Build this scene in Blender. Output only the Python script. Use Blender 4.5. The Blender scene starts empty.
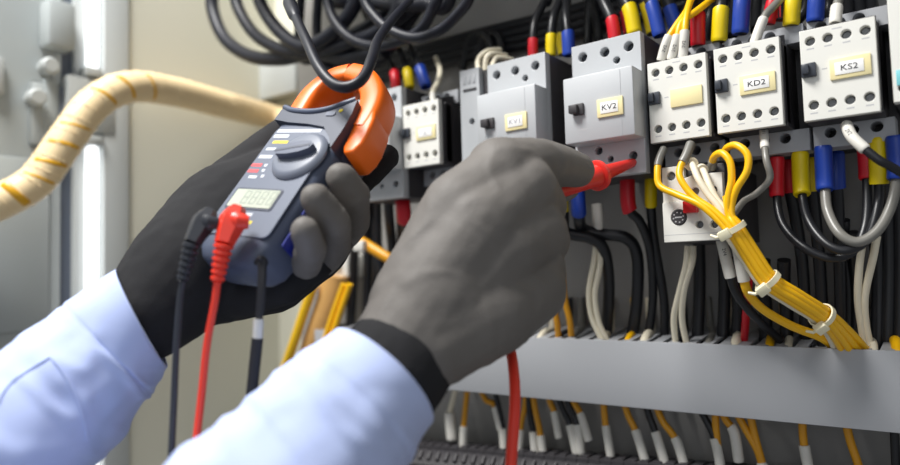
import bpy, bmesh, math, random
from mathutils import Vector, Matrix, noise
from math import sin, cos, pi, radians, sqrt
random.seed(7)
SC = bpy.context.scene
COL = SC.collection

# ------------------------------------------------------------------ camera
F, YAW, PIT, ROL, DIST = 700.0, radians(37.2), radians(3.42), radians(-1.64), 0.5276
_fw = Vector((-sin(YAW) * cos(PIT), cos(YAW) * cos(PIT), sin(PIT)))
_rt = Vector((cos(YAW), sin(YAW), 0))
_up = _rt.cross(_fw)
CR = _rt * cos(ROL) + _up * sin(ROL)
CU = -_rt * sin(ROL) + _up * cos(ROL)
CW = _fw
CP = Vector((0, -DIST, 0))
cd = bpy.data.cameras.new('camera')
cam = bpy.data.objects.new('camera', cd)
COL.objects.link(cam)
cam.matrix_world = Matrix(((CR.x, CU.x, -CW.x, CP.x), (CR.y, CU.y, -CW.y, CP.y), (CR.z, CU.z, -CW.z, CP.z), (0, 0, 0, 1)))
cd.sensor_width = 36
cd.lens = F / 900 * 36
cd.clip_start = .01
cd.clip_end = 50
cd.dof.use_dof = True
cd.dof.focus_distance = .515
cd.dof.aperture_fstop = 3.2
SC.camera = cam

# ------------------------------------------------------------------ world, lights, exposure
wd = bpy.data.worlds.new('world')
SC.world = wd
wd.use_nodes = True
wd.node_tree.nodes['Background'].inputs[0].default_value = (.93, .96, 1, 1)
wd.node_tree.nodes['Background'].inputs[1].default_value = .31


def area(name, loc, target, size, energy, color=(1, 1, 1)):
    l = bpy.data.lights.new(name, 'AREA')
    l.shape = 'RECTANGLE'
    l.size, l.size_y = size
    l.energy = energy
    l.color = color
    o = bpy.data.objects.new(name, l)
    COL.objects.link(o)
    o.location = loc
    o.rotation_euler = (Vector(target) - Vector(loc)).to_track_quat('-Z', 'Y').to_euler()
    return o


area('ceiling_light', (-.62, -.66, 1.22), (-.28, -.1, 0), (.5, .4), 37, (1, .985, .96))
area('fill_light', (.35, -1.7, .5), (-.6, 0, .1), (1.0, 1.0), 4, (.9, .95, 1))  # added soft fill, no actual window behind it
SC.view_settings.view_transform = 'Standard'
SC.view_settings.look = 'None'
SC.view_settings.gamma = 1
SC.view_settings.use_curve_mapping = False
SC.view_settings.exposure = -.08
SC.cycles.use_denoising = True


# ------------------------------------------------------------------ measuring helpers (a pixel of the photo meets a real plane)
def ray(px, py):
    return CR * ((px - 450) / F) - CU * ((py - 232.5) / F) + CW


def on(px, py, Y=0.0):
    d = ray(px, py)
    return CP + d * ((Y + DIST) / d.y)


def onx(px, py, X):
    d = ray(px, py)
    return CP + d * (X / d.x)


def at(px, py, d):
    return CP + ray(px, py) * d


# ------------------------------------------------------------------ materials
def lin(c):
    return tuple(((v / 255) / 12.92 if v / 255 <= .04045 else ((v / 255 + .055) / 1.055) ** 2.4) for v in c)


def mat(name, rgb, rough=.5, metal=0.0, vary=.06, scale=40, bump=0.0, bscale=400, coat=0.0, spec=.5, sheen=0.0):
    m = bpy.data.materials.new(name)
    m.use_nodes = True
    nt = m.node_tree
    b = nt.nodes['Principled BSDF']
    c = lin(rgb)
    b.inputs['Roughness'].default_value = rough
    b.inputs['Metallic'].default_value = metal
    b.inputs['Specular IOR Level'].default_value = spec
    b.inputs['Coat Weight'].default_value = coat
    b.inputs['Sheen Weight'].default_value = sheen
    tc = nt.nodes.new('ShaderNodeTexCoord')
    nz = nt.nodes.new('ShaderNodeTexNoise')
    nz.inputs['Scale'].default_value = scale
    nz.inputs['Detail'].default_value = 4
    nt.links.new(tc.outputs['Object'], nz.inputs['Vector'])
    mx = nt.nodes.new('ShaderNodeMix')
    mx.data_type = 'RGBA'
    mx.inputs['A'].default_value = (*[max(0, v * (1 - vary)) for v in c], 1)
    mx.inputs['B'].default_value = (*[min(1, v * (1 + vary)) for v in c], 1)
    nt.links.new(nz.outputs['Fac'], mx.inputs['Factor'])
    nt.links.new(mx.outputs['Result'], b.inputs['Base Color'])
    if bump:
        n2 = nt.nodes.new('ShaderNodeTexNoise')
        n2.inputs['Scale'].default_value = bscale
        n2.inputs['Detail'].default_value = 3
        nt.links.new(tc.outputs['Object'], n2.inputs['Vector'])
        bp = nt.nodes.new('ShaderNodeBump')
        bp.inputs['Strength'].default_value = bump
        bp.inputs['Distance'].default_value = .001
        nt.links.new(n2.outputs['Fac'], bp.inputs['Height'])
        nt.links.new(bp.outputs['Normal'], b.inputs['Normal'])
    return m


def emit(name, rgb, strength):
    m = bpy.data.materials.new(name)
    m.use_nodes = True
    b = m.node_tree.nodes['Principled BSDF']
    b.inputs['Base Color'].default_value = (.8, .8, .8, 1)
    b.inputs['Emission Color'].default_value = (*lin(rgb), 1)
    b.inputs['Emission Strength'].default_value = strength
    return m


M = dict(
    beige=mat('painted_steel_beige', (208, 206, 190), .55, vary=.03, scale=6),
    post=mat('painted_steel_grey', (176, 180, 179), .5, vary=.03, scale=6),
    door=mat('painted_door_grey', (164, 170, 170), .5, vary=.03, scale=5),
    recess=mat('recess_shade_grey', (96, 104, 118), .6),  # dark tone standing in for shade inside recesses
    plate=mat('mounting_plate_grey', (152, 150, 147), .5, vary=.04, scale=8),
    duct=mat('duct_grey_plastic', (162, 164, 168), .55, vary=.04, scale=9),
    white=mat('contactor_white_plastic', (226, 225, 218), .42, vary=.02, bump=.05),
    grey=mat('breaker_grey_plastic', (184, 187, 190), .45, vary=.03, bump=.05),
    lipgrey=mat('terminal_grey_plastic', (172, 174, 178), .5, vary=.04),
    black=mat('black_plastic', (58, 56, 59), .5, vary=.1, bump=.08),
    darkblue=mat('dark_slider_plastic', (52, 57, 66), .4),
    cream=mat('label_cream', (240, 226, 172), .5, vary=.04),
    paper=mat('label_paper', (244, 243, 240), .6, vary=.02),
    ink=mat('ink', (28, 28, 36), .7),
    fadedink=mat('faded_ink', (150, 150, 160), .7),
    print=mat('faint_print', (186, 186, 188), .7),
    screw=mat('terminal_screw_metal', (120, 122, 126), .4, .3),
    teal=mat('teal_label', (120, 196, 204), .5),
    red=mat('red_sleeve', (206, 22, 40), .4, vary=.08),
    yellow=mat('yellow_sleeve', (232, 204, 0), .4, vary=.08),
    blue=mat('blue_sleeve', (24, 62, 160), .4, vary=.08),
    ferrule=mat('ferrule_white', (214, 211, 203), .5, vary=.05),
    ycable=mat('yellow_wire', (246, 188, 10), .35, vary=.06),
    ocable=mat('amber_wire', (218, 152, 20), .4, vary=.06),
    bcable=mat('black_cable', (28, 29, 33), .36, vary=.1, spec=.45),
    ncable=mat('navy_black_cable', (24, 26, 36), .42, vary=.1, spec=.35),
    gcable=mat('grey_wire', (120, 118, 112), .35, vary=.08),
    wcable=mat('cream_wire', (226, 218, 196), .45, vary=.05),
    tie=mat('cable_tie_nylon', (236, 228, 196), .45),
    hose=mat('spiral_wrap_cream', (242, 216, 170), .4, vary=.06, scale=25),
    hosemark=mat('spiral_wrap_amber', (226, 168, 26), .4, vary=.08),
    button=mat('red_button', (214, 36, 40), .35),
    green=mat('green_dot', (40, 160, 90), .5),
    meter=mat('meter_slate_plastic', (78, 86, 106), .42, vary=.04, bump=.05),
    meterface=mat('meter_face_slate', (88, 96, 114), .42, vary=.03),
    meterdark=mat('meter_dark_rubber', (56, 63, 80), .5, vary=.05),
    meterblue=mat('meter_blue_inset', (24, 38, 132), .45),
    orange=mat('clamp_orange', (246, 110, 16), .4, vary=.05),
    lcd=mat('lcd_screen', (176, 182, 166), .25, vary=.05, scale=60),
    lcdink=mat('lcd_segments', (142, 150, 138), .4),
    pwhite=mat('print_white', (200, 204, 212), .6),
    pred=mat('print_red', (226, 70, 76), .6),
    pyellow=mat('print_yellow', (230, 206, 50), .6),
    knob=mat('dial_knob', (112, 118, 132), .4, vary=.04),
    leadred=mat('red_lead', (236, 62, 44), .35, vary=.05),
    leadblack=mat('black_lead', (46, 49, 56), .38, vary=.08),
    probered=mat('probe_red', (226, 50, 42), .35, vary=.05),
    strap=mat('strap_black', (34, 34, 38), .7),
    glove=mat('glove_grey_fabric', (110, 106, 102), .62, vary=.14, scale=35, bump=.25, bscale=900, spec=.35),
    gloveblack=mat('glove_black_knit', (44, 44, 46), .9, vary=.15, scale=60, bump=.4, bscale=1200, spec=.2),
    shirt=mat('shirt_pale_blue', (188, 202, 242), .85, vary=.03, scale=30, bump=.2, bscale=1500, spec=.2, sheen=.1),
    tape=mat('amber_wrap', (206, 160, 96), .35, vary=.15),
    bin=mat('yellow_wrap', (238, 190, 20), .4),
    led=emit('led_tube_glow', (250, 252, 255), 1.8),
)


# ------------------------------------------------------------------ object helpers
def wloc(o):
    v = Vector((0, 0, 0))
    while o is not None:
        v += o.location
        o = o.parent
    return v


def link(name, me, m, parent=None, sharp=38):
    o = bpy.data.objects.new(name, me)
    COL.objects.link(o)
    if m is not None:
        me.materials.clear()
        me.materials.append(m)
    if parent is not None:
        me.transform(Matrix.Translation(-wloc(parent)))
        o.parent = parent
    for p in me.polygons:
        p.use_smooth = True
    try:
        me.set_sharp_from_angle(angle=radians(sharp))
    except Exception:
        pass
    return o


def obj(name, bm, m, parent=None, sharp=38):
    me = bpy.data.meshes.new(name)
    bm.to_mesh(me)
    bm.free()
    return link(name, me, m, parent, sharp)


def tag(o, label, cat, group=None, kind=None):
    o['label'] = label
    o['category'] = cat
    if group:
        o['group'] = group
    if kind:
        o['kind'] = kind
    return o


def struct(name, bm, m, label=None):
    o = obj(name, bm, m)
    o['kind'] = 'structure'
    if label:
        o['label'] = label
    return o


def thing(name, loc, label, cat, group=None):
    o = bpy.data.objects.new(name, None)
    o.empty_display_size = .01
    COL.objects.link(o)
    o.location = loc
    return tag(o, label, cat, group)


def box(bm, lo, hi, bev=0.0, seg=2, mtx=None):
    r = bmesh.ops.create_cube(bm, size=1)
    vs = r['verts']
    lo, hi = Vector(lo), Vector(hi)
    for v in vs:
        v.co = Vector((lo[i] + (v.co[i] + .5) * (hi[i] - lo[i]) for i in range(3)))
    if bev > 0:
        es = list({e for v in vs for e in v.link_edges})
        n = set(bm.verts)
        rr = bmesh.ops.bevel(bm, geom=es, offset=bev, segments=seg, profile=.5, affect='EDGES')
        vs = list({v for f in rr['faces'] for v in f.verts} | {v for v in vs if v.is_valid})
    if mtx is not None:
        vset = set()
        for v in vs:
            if v.is_valid:
                vset.add(v)
        bmesh.ops.transform(bm, matrix=mtx, verts=list(vset))
    return bm


def B():
    return bmesh.new()


def boxobj(name, lo, hi, m, parent=None, bev=.0006):
    return obj(name, box(B(), lo, hi, bev), m, parent)


def prism(bm, poly, axis_fn, t0, t1):
    """poly: 2D points; axis_fn(a,b,t)->Vector"""
    a = [bm.verts.new(axis_fn(p[0], p[1], t0)) for p in poly]
    b = [bm.verts.new(axis_fn(p[0], p[1], t1)) for p in poly]
    n = len(poly)
    bm.faces.new(a)
    bm.faces.new(b[::-1])
    for i in range(n):
        bm.faces.new((a[i], b[i], b[(i + 1) % n], a[(i + 1) % n]))
    bmesh.ops.recalc_face_normals(bm, faces=bm.faces[:])
    return bm


def catmull(pts, n=8):
    P = [Vector(p) for p in pts]
    if len(P) == 2:
        return [P[0].lerp(P[1], i / n) for i in range(n + 1)]
    P = [P[0] * 2 - P[1]] + P + [P[-1] * 2 - P[-2]]
    out = []
    for i in range(1, len(P) - 2):
        p0, p1, p2, p3 = P[i - 1:i + 3]
        for k in range(n):
            t = k / n
            out.append(.5 * ((2 * p1) + (p2 - p0) * t + (2 * p0 - 5 * p1 + 4 * p2 - p3) * t * t + (3 * p1 - p0 - 3 * p2 + p3) * t ** 3))
    out.append(P[-2])
    return out


def sweep(bm, path, rad, n=10, cap=True, ref=None, squash=1.0):
    """tube along path; rad float or list; rounded ends"""
    P = path
    if not isinstance(rad, (list, tuple)):
        rad = [rad] * len(P)
    T = []
    for i in range(len(P)):
        t = P[min(i + 1, len(P) - 1)] - P[max(i - 1, 0)]
        T.append(t.normalized() if t.length > 1e-9 else Vector((0, 0, 1)))
    u = ref.copy() if ref else Vector((.3, -1, .2))
    u = (u - T[0] * u.dot(T[0])).normalized()
    rings = []
    for i, p in enumerate(P):
        u = (u - T[i] * u.dot(T[i]))
        u = u.normalized() if u.length > 1e-6 else T[i].orthogonal().normalized()
        v = T[i].cross(u)
        rings.append([bm.verts.new(p + (u * cos(2 * pi * k / n) * squash + v * sin(2 * pi * k / n)) * rad[i]) for k in range(n)])
    for a, b in zip(rings, rings[1:]):
        for k in range(n):
            bm.faces.new((a[k], a[(k + 1) % n], b[(k + 1) % n], b[k]))
    if cap:
        bm.faces.new(rings[0][::-1])
        bm.faces.new(rings[-1])
    return bm


def cyl(bm, a, b, r, n=20, r2=None):
    return sweep(bm, [Vector(a), Vector(b)], [r, r if r2 is None else r2], n)


def lathe(bm, a, b, prof, n=20):
    """prof: list of (t along a->b in metres, radius)"""
    a, b = Vector(a), Vector(b)
    d = (b - a).normalized()
    u = d.orthogonal().normalized()
    v = d.cross(u)
    rings = [[bm.verts.new(a + d * t + (u * cos(2 * pi * k / n) + v * sin(2 * pi * k / n)) * r) for k in range(n)] for t, r in prof]
    for x, y in zip(rings, rings[1:]):
        for k in range(n):
            bm.faces.new((x[k], x[(k + 1) % n], y[(k + 1) % n], y[k]))
    bm.faces.new(rings[0][::-1])
    bm.faces.new(rings[-1])
    bmesh.ops.recalc_face_normals(bm, faces=bm.faces[:])
    return bm


def holed(outline, holes, thick, mtx, bev=.0004):
    """plate with round holes: outline and holes in plane (x, y), thickness along +z, then mtx"""
    cu = bpy.data.curves.new('tmp', 'CURVE')
    cu.dimensions = '2D'
    cu.fill_mode = 'BOTH'

    def poly(pts):
        s = cu.splines.new('POLY')
        s.points.add(len(pts) - 1)
        for p, q in zip(s.points, pts):
            p.co = (q[0], q[1], 0, 1)
        s.use_cyclic_u = True
    poly(outline)
    for (x, y, r) in holes:
        poly([(x + r * cos(2 * pi * k / 24), y + r * sin(2 * pi * k / 24)) for k in range(24)])
    cu.extrude = thick / 2 - bev
    cu.bevel_depth = bev
    cu.offset = -bev
    cu.bevel_resolution = 1
    o = bpy.data.objects.new('tmp', cu)
    COL.objects.link(o)
    dg = bpy.context.evaluated_depsgraph_get()
    me = bpy.data.meshes.new_from_object(o.evaluated_get(dg))
    bpy.data.objects.remove(o)
    bpy.data.curves.remove(cu)
    me.transform(mtx @ Matrix.Translation((0, 0, thick / 2)))
    return me


def text_mesh(body, size, extrude=.00008):
    cu = bpy.data.curves.new('tmptext', 'FONT')
    cu.body = body
    cu.size = size
    cu.align_x = 'CENTER'
    cu.align_y = 'CENTER'
    cu.extrude = extrude
    cu.resolution_u = 3
    o = bpy.data.objects.new('tmptext', cu)
    COL.objects.link(o)
    dg = bpy.context.evaluated_depsgraph_get()
    me = bpy.data.meshes.new_from_object(o.evaluated_get(dg))
    bpy.data.objects.remove(o)
    bpy.data.curves.remove(cu)
    return me


# maps local device millimetres (u right, v down, w towards the viewer) to the panel
def dev(X0, Z0, Y0=0.0):
    return Matrix(((.001, 0, 0, X0), (0, 0, -.001, Y0), (0, -.001, 0, Z0), (0, 0, 0, 1)))


def flip(mesh):
    bm = bmesh.new()
    bm.from_mesh(mesh)
    bmesh.ops.recalc_face_normals(bm, faces=bm.faces[:])
    bm.to_mesh(mesh)
    bm.free()
    return mesh


def dplate(name, X0, Z0, Y, outline, holes, thick_mm, m, parent, bev=.4):
    """plate in device mm; its front face at Y, thickness goes into the panel"""
    me = holed(outline, holes, thick_mm, Matrix.Identity(4), bev)
    me.transform(Matrix.Translation((0, 0, -thick_mm)))
    me.transform(dev(X0, Z0, Y))
    flip(me)
    return link(name, me, m, parent)


def dtext(name, body, X0, Z0, Y, u, v, size_mm, m, parent):
    me = text_mesh(body, size_mm, .06)
    me.transform(Matrix.Diagonal((1.18, -1, 1, 1)))
    me.transform(Matrix.Translation((u, v, 0)))
    me.transform(dev(X0, Z0, Y))
    flip(me)
    return link(name, me, m, parent)


def rect(u0, v0, u1, v1):
    return [(u0, v0), (u1, v0), (u1, v1), (u0, v1)]


def dbox(bm, X0, Z0, u0, v0, u1, v1, y0, y1, bev=.0004):
    return box(bm, (X0 + u0 * .001, y0, Z0 - v1 * .001), (X0 + u1 * .001, y1, Z0 - v0 * .001), bev)


# ================================================================== the setting
WX = -.9
bm = B()
box(bm, (WX - .01, .2, -1.0), (.6, .22, .75))
struct('wall_back', bm, M['beige'])
bm = B()
box(bm, (WX - .012, -.05, -1.0), (WX, .22, .75))
struct('wall_left', bm, M['beige'])
bm = B()
box(bm, (-.765, .13, -.9), (.5, .1325, .7), .0008)
box(bm, (-.765, .13, -.9), (-.763, .155, .7), .0005)
struct('wall_mounting_plate', bm, M['plate'])
bm = B()
box(bm, (-.72, -.12, .47), (.6, .2, .48))
struct('shade_slab', bm, M['beige'])  # unseen slab, added to keep the upper plate in shade
# ------------------------------------------------------------------ frame post, led tube, cabinet door
bm = B()
box(bm, (WX - .05, -.082, -1.0), (WX + .004, -.048, .75), .002)
box(bm, (WX - .05, -.112, -1.0), (WX - .012, -.08, .75), .001)
struct('trim_1', bm, M['post'], 'grey cabinet frame post beside the light tube')
bm = B()
box(bm, (WX - .05, -.127, -1.0), (WX - .02, -.111, .75), .001)
struct('trim_2', bm, M['recess'], 'dark strip painted as the shade in the gap')  # shadow beside the light tube, put into the strip's colour
bm = B()
box(bm, (WX - .045, -.62, -1.0), (WX - .015, -.126, .75), .003)
struct('door_1', bm, M['door'])


# ================================================================== door and frame fittings
def tube_light(name, x0, z0, z1, label):
    t = thing(name, (WX + .012, -.097, z0), label, 'light')
    t['group'] = 'led tube lights on the cabinet frame'
    bm = B()
    box(bm, (WX - .012, -.1000, z0), (WX + .003, -.0868, z1), .004)
    obj('tube', bm, M['led'], t)
    boxobj('end_cap', (WX - .012, -.107, z0 - .012), (WX + .009, -.085, z0), M['post'], t, .002)
    boxobj('end_cap', (WX - .012, -.107, z1), (WX + .009, -.085, z1 + .012), M['post'], t, .002)


zl = onx(92, 78, WX).z
zl2 = onx(90, 136, WX).z
tube_light('led_tube_light', 0, zl + .012, .72, 'upper glowing white light tube on the grey frame post above the cream cable hose')
tube_light('led_tube_light', 0, -.6, zl2 - .012, 'lower glowing white light tube on the grey frame post below the cream cable hose')
t = thing('latch_bracket', (WX, -.1, zl2), 'grey metal latch bracket with lever on the post between the two light tubes', 'bracket')
boxobj('bracket_plate', (WX - .012, -.128, zl2 + .004), (WX + .006, -.068, zl - .002), M['post'], t, .003)
boxobj('lever', (WX - .02, -.150, zl2 - .03), (WX - .006, -.134, zl - .01), M['door'], t, .003)

DX = WX - .015


def dx(px, py, x=DX):
    return onx(px, py, x)


def door_block(name, a, b, thick, m, bev=.004):
    p, q = dx(*a), dx(*b)
    return boxobj(name, (DX - .001, min(p.y, q.y), min(p.z, q.z)), (DX + thick, max(p.y, q.y), max(p.z, q.z)), m, None, bev)


o = door_block('junction_housing', (38, 2), (66, 56), .03, M['door'], .006)
tag(o, 'pale grey box fixed to the upper left of the cabinet door', 'box')
o = door_block('lock_plate', (28, 80), (62, 150), .007, M['door'], .006)
tag(o, 'flat pale grey lock plate on the door below the box', 'plate')
for nm, (px, py), lab in [('round_knob', (43, 69), 'small round pale knob at the top of the lock plate'), ('round_knob', (30, 100), 'small round pale knob at the left edge of the lock plate')]:
    p = dx(px, py)
    bm = lathe(B(), (DX, p.y, p.z), (DX + .02, p.y, p.z), [(0, .007), (.010, .007), (.012, .0105), (.022, .0105), (.025, .008)])
    tag(obj(nm, bm, M['post']), lab, 'knob')
o = door_block('lock_slot', (57, 88), (60.5, 140), .0085, M['recess'], .001)
tag(o, 'thin dark upright slot in the lock plate on the door', 'slot')
o = door_block('door_handle_plate', (-14, 55), (2, 98), .012, M['post'], .006)
tag(o, 'pale grey handle plate cut by the left edge of the photo', 'plate')
o = door_block('lower_door_panel', (-30, 152), (48, 330), .004, M['door'], .003)
o['kind'] = 'structure'
p, q = on(258, 56, .17), on(292, 92, .17)
t = thing('connection_box', (p.x, .2, q.z), 'pale grey box on the back wall beside the orange clamp jaw', 'box')
boxobj('lid', (p.x, .168, q.z), (q.x + .01, .176, p.z), M['post'], t, .003)
boxobj('housing', (p.x + .003, .176, q.z + .003), (q.x + .007, .2, p.z - .003), M['post'], t, .003)
o = boxobj('trim_3', (WX, .185, -.22), (-.77, .2, -.19), M['post'], None, .002)
o['kind'] = 'structure'

# ------------------------------------------------------------------ wrapped hose
path = [onx(-150, 120, WX - .02), onx(-110, 150, WX + .015), onx(-60, 184, WX + .04), onx(-18, 205, WX + .05), onx(8, 198, WX + .06), onx(38, 179, WX + .07), onx(66, 140, WX + .08), onx(95, 103, WX + .085), onx(130, 87, WX + .08),
        onx(175, 92, WX + .06), onx(225, 105, WX + .04), on(275, 118, .17), on(310, 128, .17)]
hp = catmull(path, 14)
hl = [0]
for a, b in zip(hp, hp[1:]):
    hl.append(hl[-1] + (b - a).length)
hose = obj('cable_hose', sweep(B(), hp, .0192, 24), M['hose'])
tag(hose, 'cream spiral wrapped cable hose arching from the door to the back wall', 'hose')


def helix(path, lens, s0, s1, r, pitch, step=.0015, ph0=0):
    T = []
    out = []
    u = Vector((.3, -1, .2))
    j = 0
    s = s0
    u = None
    for i in range(len(path)):
        pass
    frames = []
    u = Vector((.1, -.2, 1))
    for i, p in enumerate(path):
        t = (path[min(i + 1, len(path) - 1)] - path[max(0, i - 1)]).normalized()
        u = (u - t * u.dot(t)).normalized()
        frames.append((p, u.copy(), t.cross(u)))
    while s < s1 and s < lens[-1]:
        while lens[j + 1] < s:
            j += 1
        k = (s - lens[j]) / (lens[j + 1] - lens[j])
        p = frames[j][0].lerp(frames[j + 1][0], k)
        uu = frames[j][1].lerp(frames[j + 1][1], k).normalized()
        vv = frames[j][2].lerp(frames[j + 1][2], k).normalized()
        a = 2 * pi * s / pitch + ph0
        out.append(p + (uu * cos(a) + vv * sin(a)) * r)
        s += step
    return out


wrap = obj('spiral_wrap', sweep(B(), helix(hp, hl, .005, hl[-1] - .005, .0186, .017), .0017, 6), M['hose'], hose)
for k, (px, py) in enumerate([(17, 200), (53, 171), (60, 163), (102, 98), (117, 88), (139, 80), (48, 190)]):
    pass
AMB = 0.0
cands = [.165, .21, .255, .30, .335, .37, .40, .44, .475]
for px, py, wd in [(18, 199, .005), (53, 166, .0028), (63, 146, .0028), (76, 128, .0018), (101, 101, .0026), (119, 89, .0034), (142, 84, .0026), (49, 186, .002)]:
    best = min(range(2, len(hp) - 2), key=lambda i: ((hp[i] - CP).normalized() - ray(px, py).normalized()).length)
    c = hp[best]
    t = (hp[best + 1] - hp[best - 1]).normalized()
    n1 = (CP - c)
    n1 = (n1 - t * n1.dot(t)).normalized()
    n2 = t.cross(n1)
    arc = [c + (n1 * cos(a) + n2 * sin(a)) * .0188 + t * (a * .006) for a in [(-.95 + 1.9 * k / 14) for k in range(15)]]
    obj('amber_band', sweep(B(), arc, [wd * .4] + [wd] * 13 + [wd * .4], 8, squash=.35), M['hosemark'], hose)


# ================================================================== devices on the mounting plate
def screws(X0, Z0, pts, r, y):
    bm = B()
    for (u, v) in pts:
        c = (X0 + u * .001, y, Z0 - v * .001)
        lathe(bm, c, (c[0], c[1] + .01, c[2]), [(0, r * .8), (.0006, r), (.006, r)], 14)
        box(bm, (c[0] - r * .75, y - .0004, c[2] - .0005), (c[0] + r * .75, y + .001, c[2] + .0005), 0)
    return bm


def contactor(X0, Z0, label, text, ink='ink', name='contactor', BW=48):
    W, H = 45.0, 63.0
    t = thing(name, (X0 + .0225, .13, Z0 - .09), label, 'contactor', 'contactors in a row on the mounting plate')
    us, top, bot = (6.4, 17.2, 28.2, 39.3), 8.2, 52.6
    holes = [(u, top, 3.2) for u in us] + [(u, bot, 3.2) for u in us]
    dplate('front_plate', X0, Z0, 0, rect(0, 0, W, H), holes, 6, M['white'], t)
    obj('terminal_screws', screws(X0, Z0, [(u, v) for u, v, r in holes], .0030, .0042), M['screw'], t)
    bm = B()
    dbox(bm, X0, Z0, -.8, .8, W + .8, H - .6, .0105, .05, .0008)
    dbox(bm, X0, Z0, -.8, 3, W + .8, H - 3, .0056, .02, .0006)
    obj('housing', bm, M['black'], t)
    bm = B()
    dbox(bm, X0, Z0, -.8, -9, BW, H + 8, .052, .128, .002)
    dbox(bm, X0, Z0, -.5, -3, W + .5, H + 2, .045, .06, .001)
    obj('base', bm, M['black'], t)
    for nm, v0, v1, hv, hu in (('terminal_strip', -15, -1.5, -9.5, (9, 21, 33)), ('terminal_strip', H - .6, H + 15.5, H + 4.8, (11, 25, 39.4))):
        dplate(nm, X0, Z0, .030, rect(0, v0, BW - .8, v1), [(u, hv, 3.8) for u in hu], 20, M['lipgrey'], t)
    bm = B()
    for u0 in (1, 16, 31):       # sloping black shrouds above the terminals
        prism(bm, [(.004, Z0 - .002), (.004, Z0 + .0015), (.028, Z0 + .0085), (.028, Z0 - .002)],
              lambda a, b, tt: Vector((tt, a, b)), X0 + u0 * .001, X0 + (u0 + 12.4) * .001)
    obj('terminal_shroud', bm, M['black'], t)
    bm = B()
    dbox(bm, X0, Z0, .3, 23.6, 9.4, 33.2, -.0028, .004, .0006)
    dbox(bm, X0, Z0, 1.2, 24.6, 5.4, 31.4, -.0055, .001, .0006)
    obj('slider', bm, M['darkblue'], t)
    lp = boxobj('label_plate', (X0 + .0175, -.0014, Z0 - .0379), (X0 + .0415, .0005, Z0 - .0240), M['cream'], t, .0003)
    if text is not None:
        boxobj('label_card', (X0 + .0205, -.0018, Z0 - .0352), (X0 + .0375, -.0012, Z0 - .0268), M['paper'], lp, .0001)
        dtext('lettering', text, X0, Z0, -.0019, 29, 31.0, 5.6, M[ink], lp)
    bm = B()
    for u in us:
        for v in (13.2, 57.8):
            dbox(bm, X0, Z0, u - 2.3, v, u + 2.3, v + .9, -.00005, .0003, 0)
    dbox(bm, X0, Z0, 12.5, 28.6, 15.8, 29.4, -.00005, .0003, 0)
    dbox(bm, X0, Z0, 20, 2.6, 26, 3.4, -.00005, .0003, 0)
    obj('terminal_markings', bm, M['print'], t)
    return t


contactor(-.0922, .1608, 'white contactor marked KS2, rightmost of the row', 'KS2', BW=51)
contactor(-.1503, .1608, 'white contactor marked KD2 between KS2 and the blank labelled one', 'KD2', BW=56.5)
contactor(-.2012, .1605, 'white contactor with a blank cream label, under three yellow wires', None)
contactor(-.4555, .1701, 'small blurred pale contactor beside the gloved index finger and orange clamp', '|||', 'fadedink')


def breaker(X0, Zt, label, text, ink):
    W = 60.5
    H = 113.0
    t = thing('motor_breaker', (X0 + .03, .13, Zt - H * .001), label, 'breaker', 'grey motor breakers on the mounting plate')
    holes = [(10.1, 10.7, 4.0), (29.9, 10.7, 4.0), (50.6, 10.4, 4.0), (39.9, 19.4, 2.9), (21, 91, 3.3), (31, 99, 2.6), (50.2, 98.6, 3.5), (10, 98.6, 3.3)]
    dplate('front_plate', X0, Zt, 0, rect(0, 0, W, H), holes, 9, M['grey'], t, .6)
    obj('terminal_screws', screws(X0, Zt, [(u, v) for u, v, r in holes], .003, .0062), M['darkblue'], t)
    bm = B()
    dbox(bm, X0, Zt, -.4, .5, W + .4, H - .5, .008, .06, .001)
    dbox(bm, X0, Zt, .4, 8, W - .4, H - 8, .058, .128, .002)
    obj('housing', bm, M['black'], t)
    bm = B()
    dbox(bm, X0, Zt, 1.2, 32.0, W + .3, 86, -.020, .002, .0012)
    obj('cover', bm, M['grey'], t)
    dbox_ = dbox(B(), X0, Zt, 50.5, 33.5, 50.8, 85, -.0202, -.0195, 0)
    obj('cover_seam', dbox_, M['lipgrey'], t)
    bm = B()
    dbox(bm, X0, Zt, 10.2, 54.6, 19.4, 64.0, -.0225, -.018, .0008)
    dbox(bm, X0, Zt, 8.2, 55.8, 15.6, 62.8, -.0265, -.021, .001)
    obj('toggle_switch', bm, M['black'], t)
    bm = B()
    dbox(bm, X0, Zt, 14, 75.5, 22, 76.3, -.02005, -.0195, 0)
    for u in (10, 30, 50):
        dbox(bm, X0, Zt, u - 2, 4.6, u + 2, 5.3, -.00005, .0003, 0)
    obj('faint_markings', bm, M['print'], t)
    if text is None:
        return t
    lp = boxobj('label_plate', (X0 + .0310, -.0215, Zt - .0690), (X0 + .0525, -.0195, Zt - .0546), M['cream'], t, .0003)
    boxobj('label_card', (X0 + .0340, -.0219, Zt - .0663), (X0 + .0487, -.0213, Zt - .0574), M['paper'], lp, .0001)
    dtext('lettering', text, X0, Zt, -.022, 41.3, 61.8, 6.2, M[ink], lp)
    return t


breaker(-.2663, .1885, 'grey breaker marked KV2 with the red probe in its lower terminal', 'KV2', 'ink')
breaker(-.3523, .1905, 'grey breaker marked KV1, partly behind the right glove', 'KV1', 'fadedink')
breaker(-.5180, .1915, 'grey breaker behind the orange clamp and the left glove finger', None, 'print')

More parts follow.
